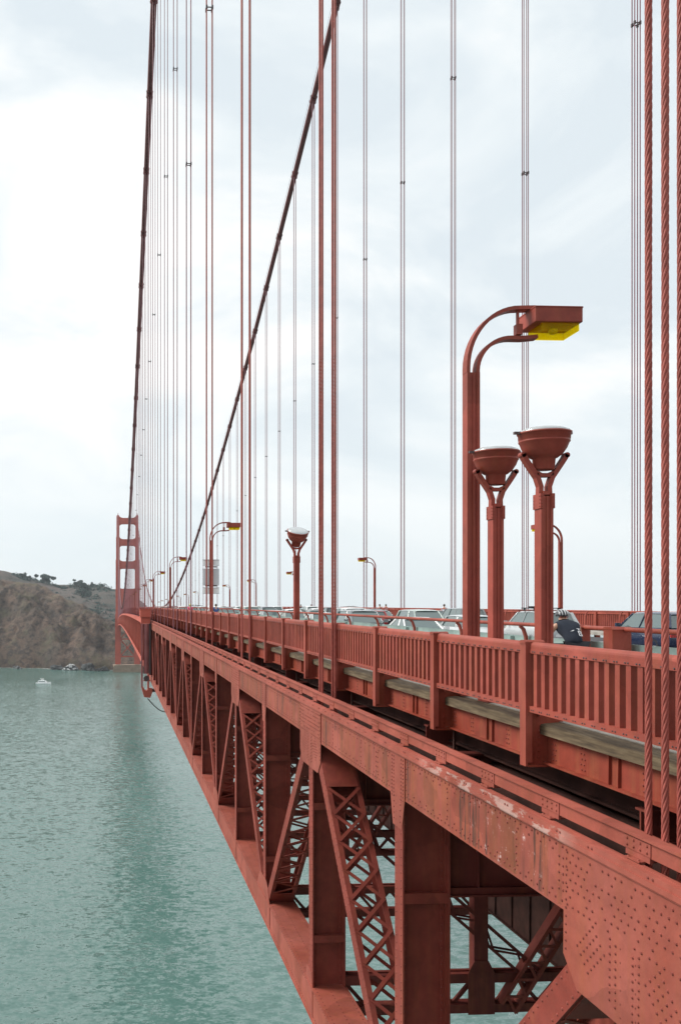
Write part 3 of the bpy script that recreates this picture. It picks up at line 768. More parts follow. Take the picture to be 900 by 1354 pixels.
# lower strut: two angles with zigzag webbing and gussets
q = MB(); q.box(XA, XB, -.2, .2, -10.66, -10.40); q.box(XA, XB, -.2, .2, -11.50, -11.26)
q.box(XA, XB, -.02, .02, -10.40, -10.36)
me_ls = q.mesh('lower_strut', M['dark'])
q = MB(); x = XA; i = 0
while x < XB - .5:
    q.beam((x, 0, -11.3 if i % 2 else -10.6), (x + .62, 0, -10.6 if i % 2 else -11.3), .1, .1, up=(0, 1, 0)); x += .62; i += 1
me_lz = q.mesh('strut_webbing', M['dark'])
XP = [10.25, XM, 2 * XM - 10.25]
q = MB(); q.box(-.17, .17, -.2, .2, -10.4, -5.66); q.box(-.20, .20, -.23, -.2, -10.4, -5.66)
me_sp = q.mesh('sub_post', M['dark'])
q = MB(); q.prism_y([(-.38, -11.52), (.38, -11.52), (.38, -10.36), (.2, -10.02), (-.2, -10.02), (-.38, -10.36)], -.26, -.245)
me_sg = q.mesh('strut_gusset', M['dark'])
def laced(a_, b_, dep, wd, bar=.06, pitch=.7, up=(0, 1, 0)):
    q = MB(); a_ = Vector(a_); b_ = Vector(b_); d = (b_ - a_).normalized(); u = Vector(up); sd_ = d.cross(u).normalized()
    for e in (-1, 1):
        for f_ in (-1, 1): q.beam(a_ + sd_ * e * dep / 2 + u * f_ * wd / 2, b_ + sd_ * e * dep / 2 + u * f_ * wd / 2, .09, .09, up=up)
    n = max(2, int((b_ - a_).length / pitch)); st = (b_ - a_) / n
    for i in range(n):
        p = a_ + st * i; r_ = p + st; e = 1 if i % 2 else -1
        for f_ in (-1, 1): q.beam(p + sd_ * e * dep / 2 + u * f_ * wd / 2, r_ - sd_ * e * dep / 2 + u * f_ * wd / 2, bar, .02, up=up)
        q.beam(p + sd_ * dep / 2 - u * wd / 2, r_ + sd_ * dep / 2 + u * wd / 2, bar, .02, up=sd_); q.beam(p - sd_ * dep / 2 + u * wd / 2, r_ - sd_ * dep / 2 - u * wd / 2, bar, .02, up=sd_)
    return q
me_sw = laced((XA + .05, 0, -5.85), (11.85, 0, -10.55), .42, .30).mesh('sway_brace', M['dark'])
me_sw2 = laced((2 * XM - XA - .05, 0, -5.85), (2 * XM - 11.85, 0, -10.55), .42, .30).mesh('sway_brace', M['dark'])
def ladder(a_, b_, wd):
    q = MB(); a_ = Vector(a_); b_ = Vector(b_); d = (b_ - a_).normalized(); sd_ = d.cross(Vector((0, 1, 0))).normalized()
    for e in (-1, 1): q.beam(a_ + sd_ * e * wd / 2, b_ + sd_ * e * wd / 2, .10, .06, up=(0, 1, 0)); q.beam(a_ + sd_ * e * wd / 2 + Vector((0, .2, 0)), b_ + sd_ * e * wd / 2 + Vector((0, .2, 0)), .03, .34, up=(0, 1, 0))
    n = int((b_ - a_).length / .27); st = (b_ - a_) / n
    for i in range(n):
        e = 1 if i % 2 else -1; q.beam(a_ + st * i + sd_ * e * wd / 2 + Vector((0, -.04, 0)), a_ + st * (i + 1) - sd_ * e * wd / 2 + Vector((0, -.04, 0)), .075, .02, up=(0, 1, 0))
    return q
me_sx = ladder((11.0, -.3, -11.35), (14.6, -.3, -5.8), .46).mesh('sway_brace', M['brace'])
me_sx2 = ladder((2 * XM - 11.0, -.3, -11.35), (2 * XM - 14.6, -.3, -5.8), .46).mesh('sway_brace', M['brace'])
ORDL = ['', '', 'second', 'third', 'fourth', 'fifth', 'sixth', 'seventh', 'eighth', 'ninth', 'tenth', 'eleventh', 'twelfth', 'thirteenth', 'fourteenth', 'fifteenth', 'sixteenth', 'seventeenth', 'eighteenth', 'nineteenth', 'twentieth']
q = MB(); q.box(6.6, 9.7, -.015, .015, -3.0, -2.62); q.box(6.6, 9.7, -.11, .11, -2.62, -2.59); q.box(6.6, 9.7, -.11, .11, -3.02, -3.0)
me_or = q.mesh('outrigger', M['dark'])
for k in range(-1, 20):
    s = NODE(k)
    lab = {-1: 'dark red cross frame nearest the camera under the deck', 0: 'dark red cross frame behind the nearest big gusset'}.get(k, 'dark red cross frame between the trusses, %s post past the nearest big gusset' % ('first' if k == 1 else ORDL[min(k, 20)]))
    t_ = thing('cross_frame', lab, 'bridge frame', (XM, s, zg(s) - 11.5), group='cross frames under the deck')
    L = (0, s, zg(s))
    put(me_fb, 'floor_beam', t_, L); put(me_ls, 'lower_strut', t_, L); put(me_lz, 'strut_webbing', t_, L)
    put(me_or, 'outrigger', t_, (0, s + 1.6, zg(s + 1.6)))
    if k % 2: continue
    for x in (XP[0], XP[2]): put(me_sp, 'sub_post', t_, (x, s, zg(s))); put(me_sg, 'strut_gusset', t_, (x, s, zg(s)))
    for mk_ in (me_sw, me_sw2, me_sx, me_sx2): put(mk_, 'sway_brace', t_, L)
# added filler girder standing in for the darkness between the cross frames
ug = thing('filler_girder', 'added dark filler girder running lengthwise under the deck inside the near truss', 'girder', (12.2, 60, HC - 9))
for k in range(-1, 16):
    s = NODE(k); rot = (math.atan((zg(s + P) - zg(s)) / P), 0, 0)
    if k == -1:
        q = MB(); q.box(13.2, 13.23, 0, P, -10.8, -5.7); q.box(13.1, 14.4, 0, P, -10.84, -10.8)
        for i in range(6): q.box(13.14, 13.2, i * 1.27 + .2, i * 1.27 + .24, -10.78, -5.72)
        me_ug = q.mesh('filler_panel', M['grime_shade'])
    put(me_ug, 'filler_panel', ug, (0, s, zg(s)), rot)

# ------------------------------------------------------------------ deck
def strip(x0, x1, z0, z1, ya=-12, yb=END, st=12.7, prof=None):
    """long slab following the deck line"""
    pr_ = prof or [(x0, z0), (x1, z0), (x1, z1), (x0, z1)]; q = MB(); n = len(pr_); m_ = int(math.ceil((yb - ya) / st))
    for i in range(m_ + 1):
        y = ya + (yb - ya) * i / m_
        for x, z in pr_: q.v.append((x, y, zg(y) + z))
    for i in range(m_):
        for k in range(n):
            k2 = (k + 1) % n; q.f.append((i * n + k, i * n + k2, (i + 1) * n + k2, (i + 1) * n + k))
    q.f.append(tuple(range(n))); q.f.append(tuple(m_ * n + k for k in reversed(range(n)))); return q
RX0, RX1 = 9.75, 2 * XM - 9.75
ZR = -2.10 ; ZS = -1.80
structure(strip(RX0 - .1, RX1 + .1, -2.34, ZR).mesh('road', M['asphalt']), 'road')
q = MB()
for i in range(1, 6):
    x = RX0 + (RX1 - RX0) * i / 6; y = -10
    while y < 700:
        q.add([(x - .06, y, zg(y) + ZR + .004), (x + .06, y, zg(y) + ZR + .004), (x + .06, y + 2.5, zg(y + 2.5) + ZR + .004), (x - .06, y + 2.5, zg(y + 2.5) + ZR + .004)], [(0, 1, 2, 3)]); y += 9
structure(q.mesh('road_marking', M['white'], fix=False), 'road_marking')
for sgn in (0, 1):
    f_ = (lambda x: x) if sgn == 0 else (lambda x: 2 * XM - x)
    structure(strip(0, 0, 0, 0, prof=[(f_(6.72), -1.97), (f_(RX0 - .12), -1.97), (f_(RX0 - .12), ZS), (f_(6.72), ZS)]).mesh('sidewalk', M['walk']), 'sidewalk')
q = MB()
for x in [7.2, 8.6, 10.6, 12.4, 14.2, 16, 17.8, XM, 21.6, 23.4, 25.2, 27, 28.8, 30.6, 32]:
    a_ = strip(x - .02, x + .02, -2.9, -2.36, st=25); q.add(a_.v, a_.f); a_ = strip(x - .12, x + .12, -2.94, -2.9, st=25); q.add(a_.v, a_.f)
o = structure(q.mesh('deck_stringers', M['grime_shade']), 'deck_stringers')
# sidewalk edge: kerb, fascia girder and brackets
eg = thing('edge_girder', 'orange red fascia girder with grey kerb below the near railing', 'girder', (6.45, 0, HC - 2.38))
PP = 3.81
def km():
    q = MB(); q.prism_y([(6.42, -1.985), (6.71, -1.985), (6.71, -1.81), (6.50, -1.825), (6.44, -1.835), (6.42, -1.855)], .03, PP - .03); return q.mesh('kerb', M['kerb'])
def fm():
    q = MB(); q.box(6.54, 6.56, .14, PP - .02, -2.40, -1.99); q.box(6.46, 6.68, .14, PP - .02, -2.43, -2.40); q.box(6.50, 6.54, 1.83, 1.85, -2.40, -1.99); q.box(6.50, 6.54, 2.05, 2.07, -2.40, -1.99); q.box(6.50, 6.54, .26, .28, -2.40, -1.99)
    return q.mesh('fascia_panel', M['fascia'])
def fr():
    q = MB()
    for y0 in (.25, .33, 1.25, 1.33, 2.7, 2.78, 3.5, 3.58):
        for j in range(5): q.rivet(6.54, y0 + (j % 2) * .02, -2.34 + j * .075, .016)
    return q.mesh('rivets', M['rivet'])
def brm():
    q = MB(); q.box(6.20, 6.78, -.012, .012, -2.44, -1.66); q.box(6.20, 6.80, -.11, .11, -2.47, -2.44); q.box(6.44, 6.5, .013, .12, -2.34, -2.0)
    for j in range(5): q.tube([(6.40, -.013, -2.34 + j * .1), (6.40, -.027, -2.34 + j * .1)], [.018, .01], 6)
    return q.mesh('bracket', M['fascia'])
mk, mf, mr_, mbk = km(), fm(), fr(), brm()
NR = 80
for k in range(-4, NR):
    s = 9.2 + PP * k; L = (0, s, zg(s)); rot = (math.atan((zg(s + PP) - zg(s)) / PP), 0, 0)
    put(mk, 'kerb', eg, L, rot); f_ = put(mf, 'fascia_panel', eg, L, rot); put(mbk, 'bracket', eg, L)
    if k < 12: sub(mr_, 'rivets', f_, kind='stuff')
a_ = strip(6.5, 6.6, -2.42, -1.99, ya=9.2 + PP * NR, st=20); b_ = strip(6.42, 6.6, -1.985, -1.83, ya=9.2 + PP * NR, st=20)
put(a_.mesh('far_fascia', M['fascia']), 'far_fascia', eg, kind='stuff'); put(b_.mesh('far_kerb', M['kerb']), 'far_kerb', eg, kind='stuff')

iw = thing('gap_filler', 'added dark slab closing the gap between the truss and the deck stringers', 'walkway', (7.4, 0, HC - 3.9))  # slab and upright plate added to keep the gap below the sidewalk dark
put(strip(6.47, 8.9, -3.92, -3.86, ya=-10, yb=300).mesh('filler_slab', M['grime_shade']), 'filler_slab', iw)
put(strip(8.9, 8.93, -3.9, -2.95, ya=-10, yb=300).mesh('filler_plate', M['grime_shade']), 'filler_plate', iw)
# pipes under the walkway, seen in the gap
pp = thing('utility_pipe', 'grey green pipe hung in the dark gap under the walkway', 'pipe', (7.3, 20, HC - 3))
q = MB(); q.tube([(7.5, 17 + i, zg(17 + i) - 3.06) for i in range(8)], .055, 8); put(q.mesh('pipe', plain('pipe paint', (.10, .12, .10), .7)), 'pipe', pp)
q = MB(); q.tube([(7.35, -6 + i * 6, zg(-6 + i * 6) - 3.2) for i in range(26)], .11, 8); put(q.mesh('pipe', M['grime_shade']), 'pipe', pp)
q = MB()
for xx, zz, rr in ((7.9, -2.98, .022), (8.05, -2.98, .022), (8.3, -3.0, .03)): q.tube([(xx, -6 + i * 4, zg(-6 + i * 4) + zz) for i in range(30)], rr, 6)
put(q.mesh('conduit', M['clamp']), 'conduit', pp, kind='stuff')
for i in range(18):
    s = S0 + P * i; q = MB(); q.box(6.8, 7.5, -.03, .03, -3.36, -3.31); q.box(6.8, 6.84, -.03, .03, -3.36, -2.4); q.box(7.46, 7.5, -.03, .03, -3.36, -2.4); put(q.mesh('pipe_hanger', M['grime_shade']), 'pipe_hanger', pp, (0, s + .6, zg(s + .6)))

# ------------------------------------------------------------------ railings
ZRT, ZRB = -.59, -1.62
def post_mesh(sg=1):
    q = MB(); q.box(-.20, -.165, -.095, .095, -2.46, -.59); q.box(-.165, .02, -.009, .009, -1.64, -.60); q.box(.02, .04, -.08, .08, -1.72, -.62)
    q.box(-.165, -.10, -.095, -.085, -2.40, -.62); q.box(-.165, -.10, .085, .095, -2.40, -.62)
    # curved cap
    q.prism_x([(-.10, -.62), (.10, -.62), (.10, -.59), (.05, -.565), (-.05, -.565), (-.10, -.59)], -.21, .09)
    return q.mesh('post', M['rail'])
def toprail():
    q = MB(); n = 8; pr_ = []
    for i in range(n + 1):
        a_ = math.pi * i / n; pr_.append((-.075 * math.cos(a_) - .06, -.655 + .065 * math.sin(a_)))
    pr_ = pr_ + [(.015, -.70), (-.135, -.70)]
    q.prism_y(pr_, .10, PP - .10); q.box(-.14, -.125, .1, PP - .1, -.76, -.70); return q.mesh('top_rail', M['rail'], False)
def botrail():
    q = MB(); q.box(-.15, -.02, .1, PP - .1, -1.57, -1.55); q.box(-.15, -.135, .1, PP - .1, -1.64, -1.57); return q.mesh('bottom_rail', M['rail'])
def picket():
    q = MB(); q.box(-.125, -.113, -.052, .052, -1.60, -.70); q.box(-.113, -.02, .040, .052, -1.55, -.70); q.box(-.113, -.02, -.052, -.040, -1.55, -.70); return q
mp_, mt_, mbt, mpk = post_mesh(), toprail(), botrail(), picket().mesh('picket', M['rail'])
q = MB()
for i in range(15):
    for e in (-.03, .03):
        q.rivet(-.14, .13 + (i + .5) * .2373 + e, -.735, .014, .012); q.rivet(-.15, .13 + (i + .5) * .2373 + e, -1.605, .012, .012)
mrr = q.mesh('rivets', M['clamp'])
rl = thing('railing', 'near red sidewalk railing of flat pickets between curved topped posts', 'railing', (6.35, 0, HC - 1.7))
npk = 0
for k in range(-3, 150):
    s = 9.2 + PP * k; L = (6.36, s, zg(s)); rot = (math.atan((zg(s + PP) - zg(s)) / PP), 0, 0)
    put(mp_, 'post', rl, L); tr_ = put(mt_, 'top_rail', rl, L, rot); put(mbt, 'bottom_rail', rl, L, rot)
    if k < 8: sub(mrr, 'rivets', tr_, kind='stuff')
    if k < 17:
        for i in range(15):
            y = .13 + (i + .5) * .2373; put(mpk, 'picket', rl, (6.36, s + y, zg(s) + y * math.tan(rot[0])))
q = MB(); pkt = picket()
for k in range(17, 325):
    s = 9.2 + PP * k; st = 15 if k < 90 else 8
    if s > END: break
    for i in range(st):
        y = s + .13 + (i + .5) * (3.56 / st); z = zg(y)
        w_ = .052 * 15 / st
        q.add([(6.235, y - w_, z - 1.6), (6.235, y + w_, z - 1.6), (6.235, y + w_, z - .7), (6.235, y - w_, z - .7), (6.34, y + w_, z - 1.6), (6.34, y + w_, z - .7)], [(0, 1, 2, 3), (1, 4, 5, 2)])
put(q.mesh('far_pickets', M['rail'], fix=False), 'far_pickets', rl, kind='stuff')
q = MB(); a_ = strip(6.22, 6.37, -.72, -.59, ya=9.2 + PP * 150, st=15); q.add(a_.v, a_.f); a_ = strip(6.21, 6.34, -1.64, -1.56, ya=9.2 + PP * 150, st=15); q.add(a_.v, a_.f)
for k in range(150, 329):
    s = 9.2 + PP * k; q.box(6.16, 6.38, s - .09, s + .09, zg(s) - 2.4, zg(s) - .57)
put(q.mesh('far_rails', M['rail']), 'far_rails', rl, kind='stuff')
# opposite railing
XR = 2 * XM - 6.36
r2 = thing('railing', 'opposite red railing beyond the traffic on the far side of the deck', 'railing', (XR, 0, HC - 1.7))
q = MB()
for k in range(8, 328):
    s = 9.2 + PP * k; n = 15 if k < 60 else 8
    if k >= 240: q.box(XR - .1, XR + .2, s - .1, s + .1, zg(s) - 1.75, zg(s) - .55)
    for i in range(n):
        y = s + .13 + (i + .5) * (3.56 / n); z = zg(y); w_ = .052 * 15 / n; q.box(XR + .03, XR + .12, y - w_, y + w_, z - 1.6, z - .7)
put(q.mesh('far_pickets', M['rail'], fix=False), 'far_pickets', r2, kind='stuff')
q = MB(); q.box(-.12, .2, -.11, .11, -2.4, -.56); me_ep = q.mesh('post', M['rail'])
for k in range(8, 240): s = 9.2 + PP * k; put(me_ep, 'post', r2, (XR, s, zg(s)))
a_ = strip(XR - .02, XR + .15, -.74, -.59, ya=38, st=15); put(a_.mesh('top_rail', M['rail']), 'top_rail', r2)
a_ = strip(XR, XR + .14, -1.66, -1.58, ya=38, st=15); put(a_.mesh('bottom_rail', M['rail']), 'bottom_rail', r2)
# pipe guard rail between walkway and traffic, and the low steel barrier behind it
def guard(x, face, label, label2, k0, k1):
    gr = thing('guard_rail', label, 'guard rail', (x, 0, HC - 1.7))
    q = MB(); q.tube([(x, -6 + i * 6, zg(-6 + i * 6) - .50) for i in range(212)], .045, 8); put(q.mesh('pipe_rail', M['rail'], True), 'pipe_rail', gr)
    q = MB(); q.sweep([(.16 * face, 0, -1.72), (.16 * face, 0, -1.1), (.14 * face, 0, -.8), (.08 * face, 0, -.62), (0, 0, -.54)], .06, .09, up=(0, 1, 0)); me = q.mesh('rail_post', M['rail'])
    for k in range(k0, k1): s = 8.6 + PP * k; put(me, 'rail_post', gr, (x, s, zg(s)))
    if not label2: return
    br_ = thing('road_barrier', label2, 'barrier', (x, 0, HC - 1.7))
    xx = x + .22 * face
    for i in range(60):
        s = -2 + 7.62 * i
        q = MB() if i == 0 else q
        if i == 0:
            q.prism_y([(xx, -1.50), (xx + .03, -1.50), (xx + .09, -1.38), (xx + .03, -1.26), (xx + .09, -1.12), (xx + .03, -1.0), (xx, -1.0)], 0, 7.6); me = q.mesh('barrier_beam', M['barrier'])
            q2 = MB(); q2.box(xx - .1, xx, -.06, .06, -1.72, -1.0); me2 = q2.mesh('barrier_post', M['barrier'])
        put(me, 'barrier_beam', br_, (0, s, zg(s) + .22), (sl(s), 0, 0)); put(me2, 'barrier_post', br_, (0, s, zg(s) + .2))
guard(9.42, 1, 'near red pipe guard rail on bent posts beside the traffic', 'grey green steel barrier behind the near pipe guard rail', 0, 120)
guard(2 * XM - 9.42, -1, 'far red pipe guard rail on the opposite side of the road', None, 9, 120)
q = MB(); q.box(-.18, .18, -.15, .15, -1.72, -.5); q.prism_x([(-.17, -.5), (.17, -.5), (.12, -.45), (-.12, -.45)], -.19, .19); q.box(-.2, .2, -.17, .17, -1.72, -1.66)
me = q.mesh('bollard_post', M['rail'])
for px_s, lab in ((17.35, 'stout square red post in the guard rail right of the cyclist'), (15.95, 'stout square red post further right in the guard rail')):
    thing('rail_box_post', lab, 'post', (9.35, px_s, zg(px_s)), me=me)

# ------------------------------------------------------------------ street lamps
def arc(cx, cz, r, a0, a1, n): return [(cx + r * math.cos(a0 + (a1 - a0) * i / n), 0, cz + r * math.sin(a0 + (a1 - a0) * i / n)) for i in range(n + 1)]
def lamp_proto():
    t_ = thing('street_lamp', '', 'street lamp')
    zb = 6.17
    q = MB()                       # channel section pole: two flanges and a recessed web
    q.box(-.125, -.07, -.12, .12, 0, zb); q.box(.07, .125, -.12, .12, 0, zb); q.box(-.07, .07, -.095, .09, 0, zb); q.box(-.01, .02, -.112, -.095, 0, zb - .05)
    sub(q.mesh('pole', M['pole']), 'pole', t_)
    q = MB(); q.box(-.26, .26, -.24, .24, -.08, .04); q.box(-.2, .2, -.18, .18, .04, .35); sub(q.mesh('base', M['pole']), 'base', t_)
    q = MB(); pts = [(-.095, 0, zb)] + [(.93 - 1.025 * math.cos(a), 0, zb + .10 + 1.17 * math.sin(a)) for a in [math.pi / 2 * i / 14 for i in range(15)]] + [(1.22, 0, zb + 1.28), (1.36, 0, zb + 1.26), (1.43, 0, zb + 1.20)]
    q.sweep(pts, .07, .22); sub(q.mesh('outer_arm', M['pole']), 'outer_arm', t_)
    q = MB(); pts = [(.095, 0, zb)] + [(.77 - .675 * math.cos(a), 0, zb + .03 + .66 * math.sin(a)) for a in [math.pi / 2 * i / 12 for i in range(13)]] + [(1.0, 0, zb + .69), (1.28, 0, zb + .72)]
    q.sweep(pts, .07, .20); sub(q.mesh('inner_arm', M['pole']), 'inner_arm', t_)
    q = MB(); q.box(.90, .94, -.03, .03, zb + .66, zb + 1.26); q.box(.84, .96, -.14, .0, zb + .74, zb + .94); sub(q.mesh('arm_strap', M['pole']), 'arm_strap', t_)
    q = MB(); q.box(1.12, 2.05, -.33, .37, zb + .93, zb + 1.22); q.box(1.11, 2.06, -.34, .38, zb + 1.20, zb + 1.235); h_ = sub(q.mesh('lamp_housing', M['pole']), 'lamp_housing', t_)
    bv = h_.modifiers.new('bevel', 'BEVEL'); bv.width = .015; bv.segments = 2
    q = MB()
    for (x0, x1, y0, y1) in ((1.28, 1.3, -.26, .30), (1.98, 2.0, -.26, .30), (1.28, 2.0, -.28, -.26), (1.28, 2.0, .30, .32), (1.28, 2.0, -.28, .32)):
        if y1 - y0 > .5 and x1 - x0 > .5: q.box(x0 + .021, x1 - .021, y0 + .021, y1 - .021, zb + .775, zb + .785)
        else: q.box(x0, x1, y0, y1, zb + .775, zb + .928)
    sub(q.mesh('lamp_lens', M['lens']), 'lamp_lens', t_)
    q = MB(); q.lathe([(.01, .11), (.08, .10), (.09, .06), (.07, .01), (.01, 0)], (1.64, .02, zb + .80), 12); sub(q.mesh('lamp_bulb', M['white'], True), 'lamp_bulb', t_)
    return t_
LP0 = lamp_proto()
wl_l = ['big curved street lamp with yellow lens nearest the camera', 'street lamp carrying the grey sign panel', 'third street lamp on the near side, right of the tower', 'fourth street lamp on the near side toward the tower', 'fifth street lamp on the near side, small']
el_l = ['small far side street lamp behind the right floodlight pole', 'far side street lamp standing clear above the traffic', 'far side street lamp mostly hidden by the lone floodlight', 'fourth far side street lamp counting away from the camera']
first = True
for i in range(14):
    s = 16.8 + 45.72 * i
    o = LP0 if first else copy_tree(LP0); first = False
    o.location = (6.93, s, zg(s) - 1.72); o['label'] = wl_l[i] if i < len(wl_l) else 'tiny street lamp on the near sidewalk, %s lamp counted from the camera' % ORD[i]; o['group'] = 'street lamps on the near sidewalk'
for i in range(1, 14):
    s = 16.8 + 45.72 * i; o = copy_tree(LP0); o.location = (2 * XM - 6.93, s, zg(s) - 1.72); o.rotation_euler = (0, 0, math.pi)
    o['label'] = el_l[i - 1] if i - 1 < len(el_l) else 'tiny street lamp on the opposite sidewalk, %s one in view from the right' % ORD[i - 1]; o['group'] = 'street lamps on the opposite sidewalk'
# sign on the second lamp, seen from behind
s = 62.0; zz = zg(s) + ZS
px2m = s / 1165 * 1.0
def rz(py): return HC + (817.3 - py) * 62.2 / 1165
sg = thing('road_sign', 'tall pale sign on the second lamp pole seen from the back', 'sign', (6.93, 62.72, rz(762)))
for (a_, b_, mt, nm) in ((751, 773.5, 'signgrey', 'sign_panel'), (739.5, 747, 'signwhite', 'sign_panel'), (777, 784, 'signwhite', 'sign_panel')):
    q = MB(); q.box(6.35, 7.51, 62.70, 62.73, rz(b_), rz(a_)); put(q.mesh(nm, M[mt]), nm, sg)
q = MB()
for py in (739.3, 746.8, 776.5, 784.3): q.box(6.35, 7.51, 62.66, 62.70, rz(py) - .018, rz(py) + .018)
put(q.mesh('sign_rail', M['steel']), 'sign_rail', sg)
q = MB()
for py in (748.8, 774.2): q.box(6.5, 7.36, 62.6, 62.7, rz(py) - .045, rz(py) + .045)
put(q.mesh('clamp_bar', M['clamp']), 'clamp_bar', sg)

# ------------------------------------------------------------------ floodlights
def flood(label, s, tilt, spin=0):
    t_ = thing('floodlight', label, 'floodlight', (6.93, s, zg(s) - 1.72), group='floodlights on the near sidewalk')
    H = 3.45
    q = MB(); w_ = .10
    q.box(-.24, .24, -.22, .22, -.08, .05); q.box(-w_ + .05, w_ - .05, -.10, .10, .05, H); q.box(-w_, -w_ + .05, -.115, .115, .05, H); q.box(w_ - .05, w_, -.115, .115, .05, H); q.box(-.012, .016, -.112, -.10, .06, H - .02)
    sub(q.mesh('pole', M['pole']), 'pole', t_)
    q = MB()
    for sx_ in (-1, 1):
        q.box(*sorted((sx_ * .07, sx_ * .118)), -.13, .13, H - .22, H + .02)
        pts = [(sx_ * .075, 0, H - .02), (sx_ * .07, 0, H + .14), (sx_ * .12, 0, H + .29), (sx_ * .25, 0, H + .48), (sx_ * .33, 0, H + .60), (sx_ * .36, 0, H + .66)]
        q.sweep(pts, .075, .12); q.tube([(sx_ * .36, -.06, H + .65), (sx_ * .36, .06, H + .65)], .045, 12)
    q.sweep([(-.13, 0, H + .36), (-.06, 0, H + .325), (.06, 0, H + .325), (.13, 0, H + .36)], .06, .12); q.box(-.055, .055, -.1, .1, H - .02, H + .06)
    sub(q.mesh('yoke', M['pole']), 'yoke', t_)
    q = MB()
    for sx_ in (-1, 1):
        for j in range(4):
            for yy in (-.1, .1): q.rivet(sx_ * .119, yy, H - .19 + j * .055, .011, .01, sx_)
            q.tube([(sx_ * .095, -.13, H - .19 + j * .055), (sx_ * .095, -.14, H - .19 + j * .055)], [.011, .007], 6)
    sub(q.mesh('bolts', M['rivet']), 'bolts', t_, kind='stuff')
    hd = sub(None, 'lamp_head', t_, (0, 0, H + .62)); hd.rotation_euler = (tilt, 0, spin)
    q = MB(); q.lathe([(0, -.21), (.15, -.21), (.165, -.19), (.175, -.03), (.21, -.015), (.28, .04), (.345, .14), (.375, .22), (.39, .235), (.392, .25), (.38, .265), (.392, .275), (.398, .36), (.415, .365), (.415, .39), (.385, .39), (.375, .37)], n=32)
    bo = hd; me = q.mesh('lamp_bowl', M['pole'], True); hd.data = None
    sub(me, 'lamp_bowl', hd)
    q = MB(); q.lathe([(.375, .37), (.31, .18), (.18, .06), (0, .02)], n=28); sub(q.mesh('reflector', flat('mirror', (.8, .82, .84), .15)), 'reflector', hd)
    q = MB(); q.lathe([(.385, .39), (.38, .42), (.30, .455), (.16, .475), (0, .48)], n=28); sub(q.mesh('lamp_glass', M['glass'], True), 'lamp_glass', hd)
    q = MB(); q.box(-.50, -.40, -.03, .03, .36, .40); q.box(.41, .46, -.02, .02, .37, .40); sub(q.mesh('latch', M['clamp']), 'latch', hd)
    return t_
flood('tall floodlight with upturned bowl on the right of the pair', 13.9, R(2))
flood('floodlight with upturned bowl between the street lamp and the other floodlight', 15.7, R(2))
flood('lone floodlight whose glass bowl tips toward the camera', 33.2, R(24), R(8))

# ------------------------------------------------------------------ maintenance traveller hung outside the truss
s = 128.0; zb = zg(s)
tv = thing('maintenance_traveller', 'red maintenance gantry clamped over the outer side of the truss', 'gantry', (4.6, s, zb - 11.5))
q = MB(); q.box(3.85, 5.35, s, s + 3.5, zb - 1.95, zb - .85); q.box(3.75, 5.45, s - .1, s + 3.6, zb - .85, zb - .75); q.box(3.95, 5.3, s + .3, s + 3.2, zb - 2.9, zb - 1.95)
put(q.mesh('upper_box', M['tower']), 'upper_box', tv)
M['travel'] = plain('faded pink gantry paint', (.30, .10, .10), .5, 0, .2, .8)
q = MB(); q.tube([(4.75, s + .6, zb - 10.2), (4.75, s + .6, zb - 2.95)], .42, 16); q.box(3.98, 4.22, s + .2, s + .9, zb - 12.2, zb - 2.9); put(q.mesh('column', M['travel']), 'column', tv)
q = MB(); q.box(5.2, 5.4, s + .6, s + 2.2, zb - 10.4, zb - 2.2); put(q.mesh('track_beam', M['clamp']), 'track_beam', tv)
q = MB(); q.prism_y([(4.0, -12.2), (4.4, -13.6), (5.3, -13.7), (5.6, -12.9), (5.6, -12.4), (5.0, -12.4), (4.8, -12.8), (4.5, -12.6), (4.35, -12.2)], 0, 2.2)
q.box(4.9, 5.15, .3, 1.6, -12.4, -10.3); q.box(4.3, 5.3, .2, .4, -11.3, -11.1); put(q.mesh('lower_hook', M['tower']), 'lower_hook', tv, (0, s, zb))
q = MB(); q.tube([(4.75, s + .1, zb - 10.9), (4.75, s + .35, zb - 10.9)], .42, 14); q.box(5.4, 9.2, s + .5, s + 1.9, zb - 12.9, zb - 12.5); put(q.mesh('underslung_platform', M['clamp']), 'underslung_platform', tv)
q = MB(); q.tube([(4.9 + i * .32, s + .4, zb - 13.8 - 2.0 * math.sin(math.pi * i / 16 * .95)) for i in range(17)], .08, 6); put(q.mesh('hanging_hose', M['clamp'], True), 'hanging_hose', tv)

# ------------------------------------------------------------------ boat
bx, by = (58 - 211.25) / 1165, 1.0
d_ = HC * 1165 / (904.5 - 817.3); c0, s0_ = math.cos(.0519), math.sin(.0519); bw = (d_ * (bx * c0 + s0_), d_ * (c0 - bx * s0_))
bt = thing('motor_boat', 'small white cabin cruiser on the water below the headland', 'boat', (bw[0], bw[1], 0), (0, 0, R(-14)))
bt.scale = (1.1, 1.1, 1.15)
M['boat'] = flat('boat white', (.9, .91, .92), .4)
q = MB(); st = [(-8.2, .9, 1.3, 1.2), (-5, 2.1, 1.4, 1.4), (0, 2.4, 1.5, 1.6), (5, 1.8, 1.8, 1.3), (8.3, .15, 2.3, .3)]
st[0] = (-8.2, 2.0, 1.3, 1.2)
for x, hw, dk, kl in st: q.v += [(x, -hw, dk), (x, -hw * .75, -.2), (x, 0, -.7), (x, hw * .75, -.2), (x, hw, dk)]
for i in range(4):
    for k in range(4): q.f.append((i * 5 + k, i * 5 + k + 1, i * 5 + 6 + k, i * 5 + 5 + k))
    q.f.append((i * 5, i * 5 + 5, i * 5 + 9, i * 5 + 4))
q.f += [(0, 1, 2, 3, 4), (20, 21, 22, 23, 24)]
sub(q.mesh('hull', M['boat']), 'hull', bt)
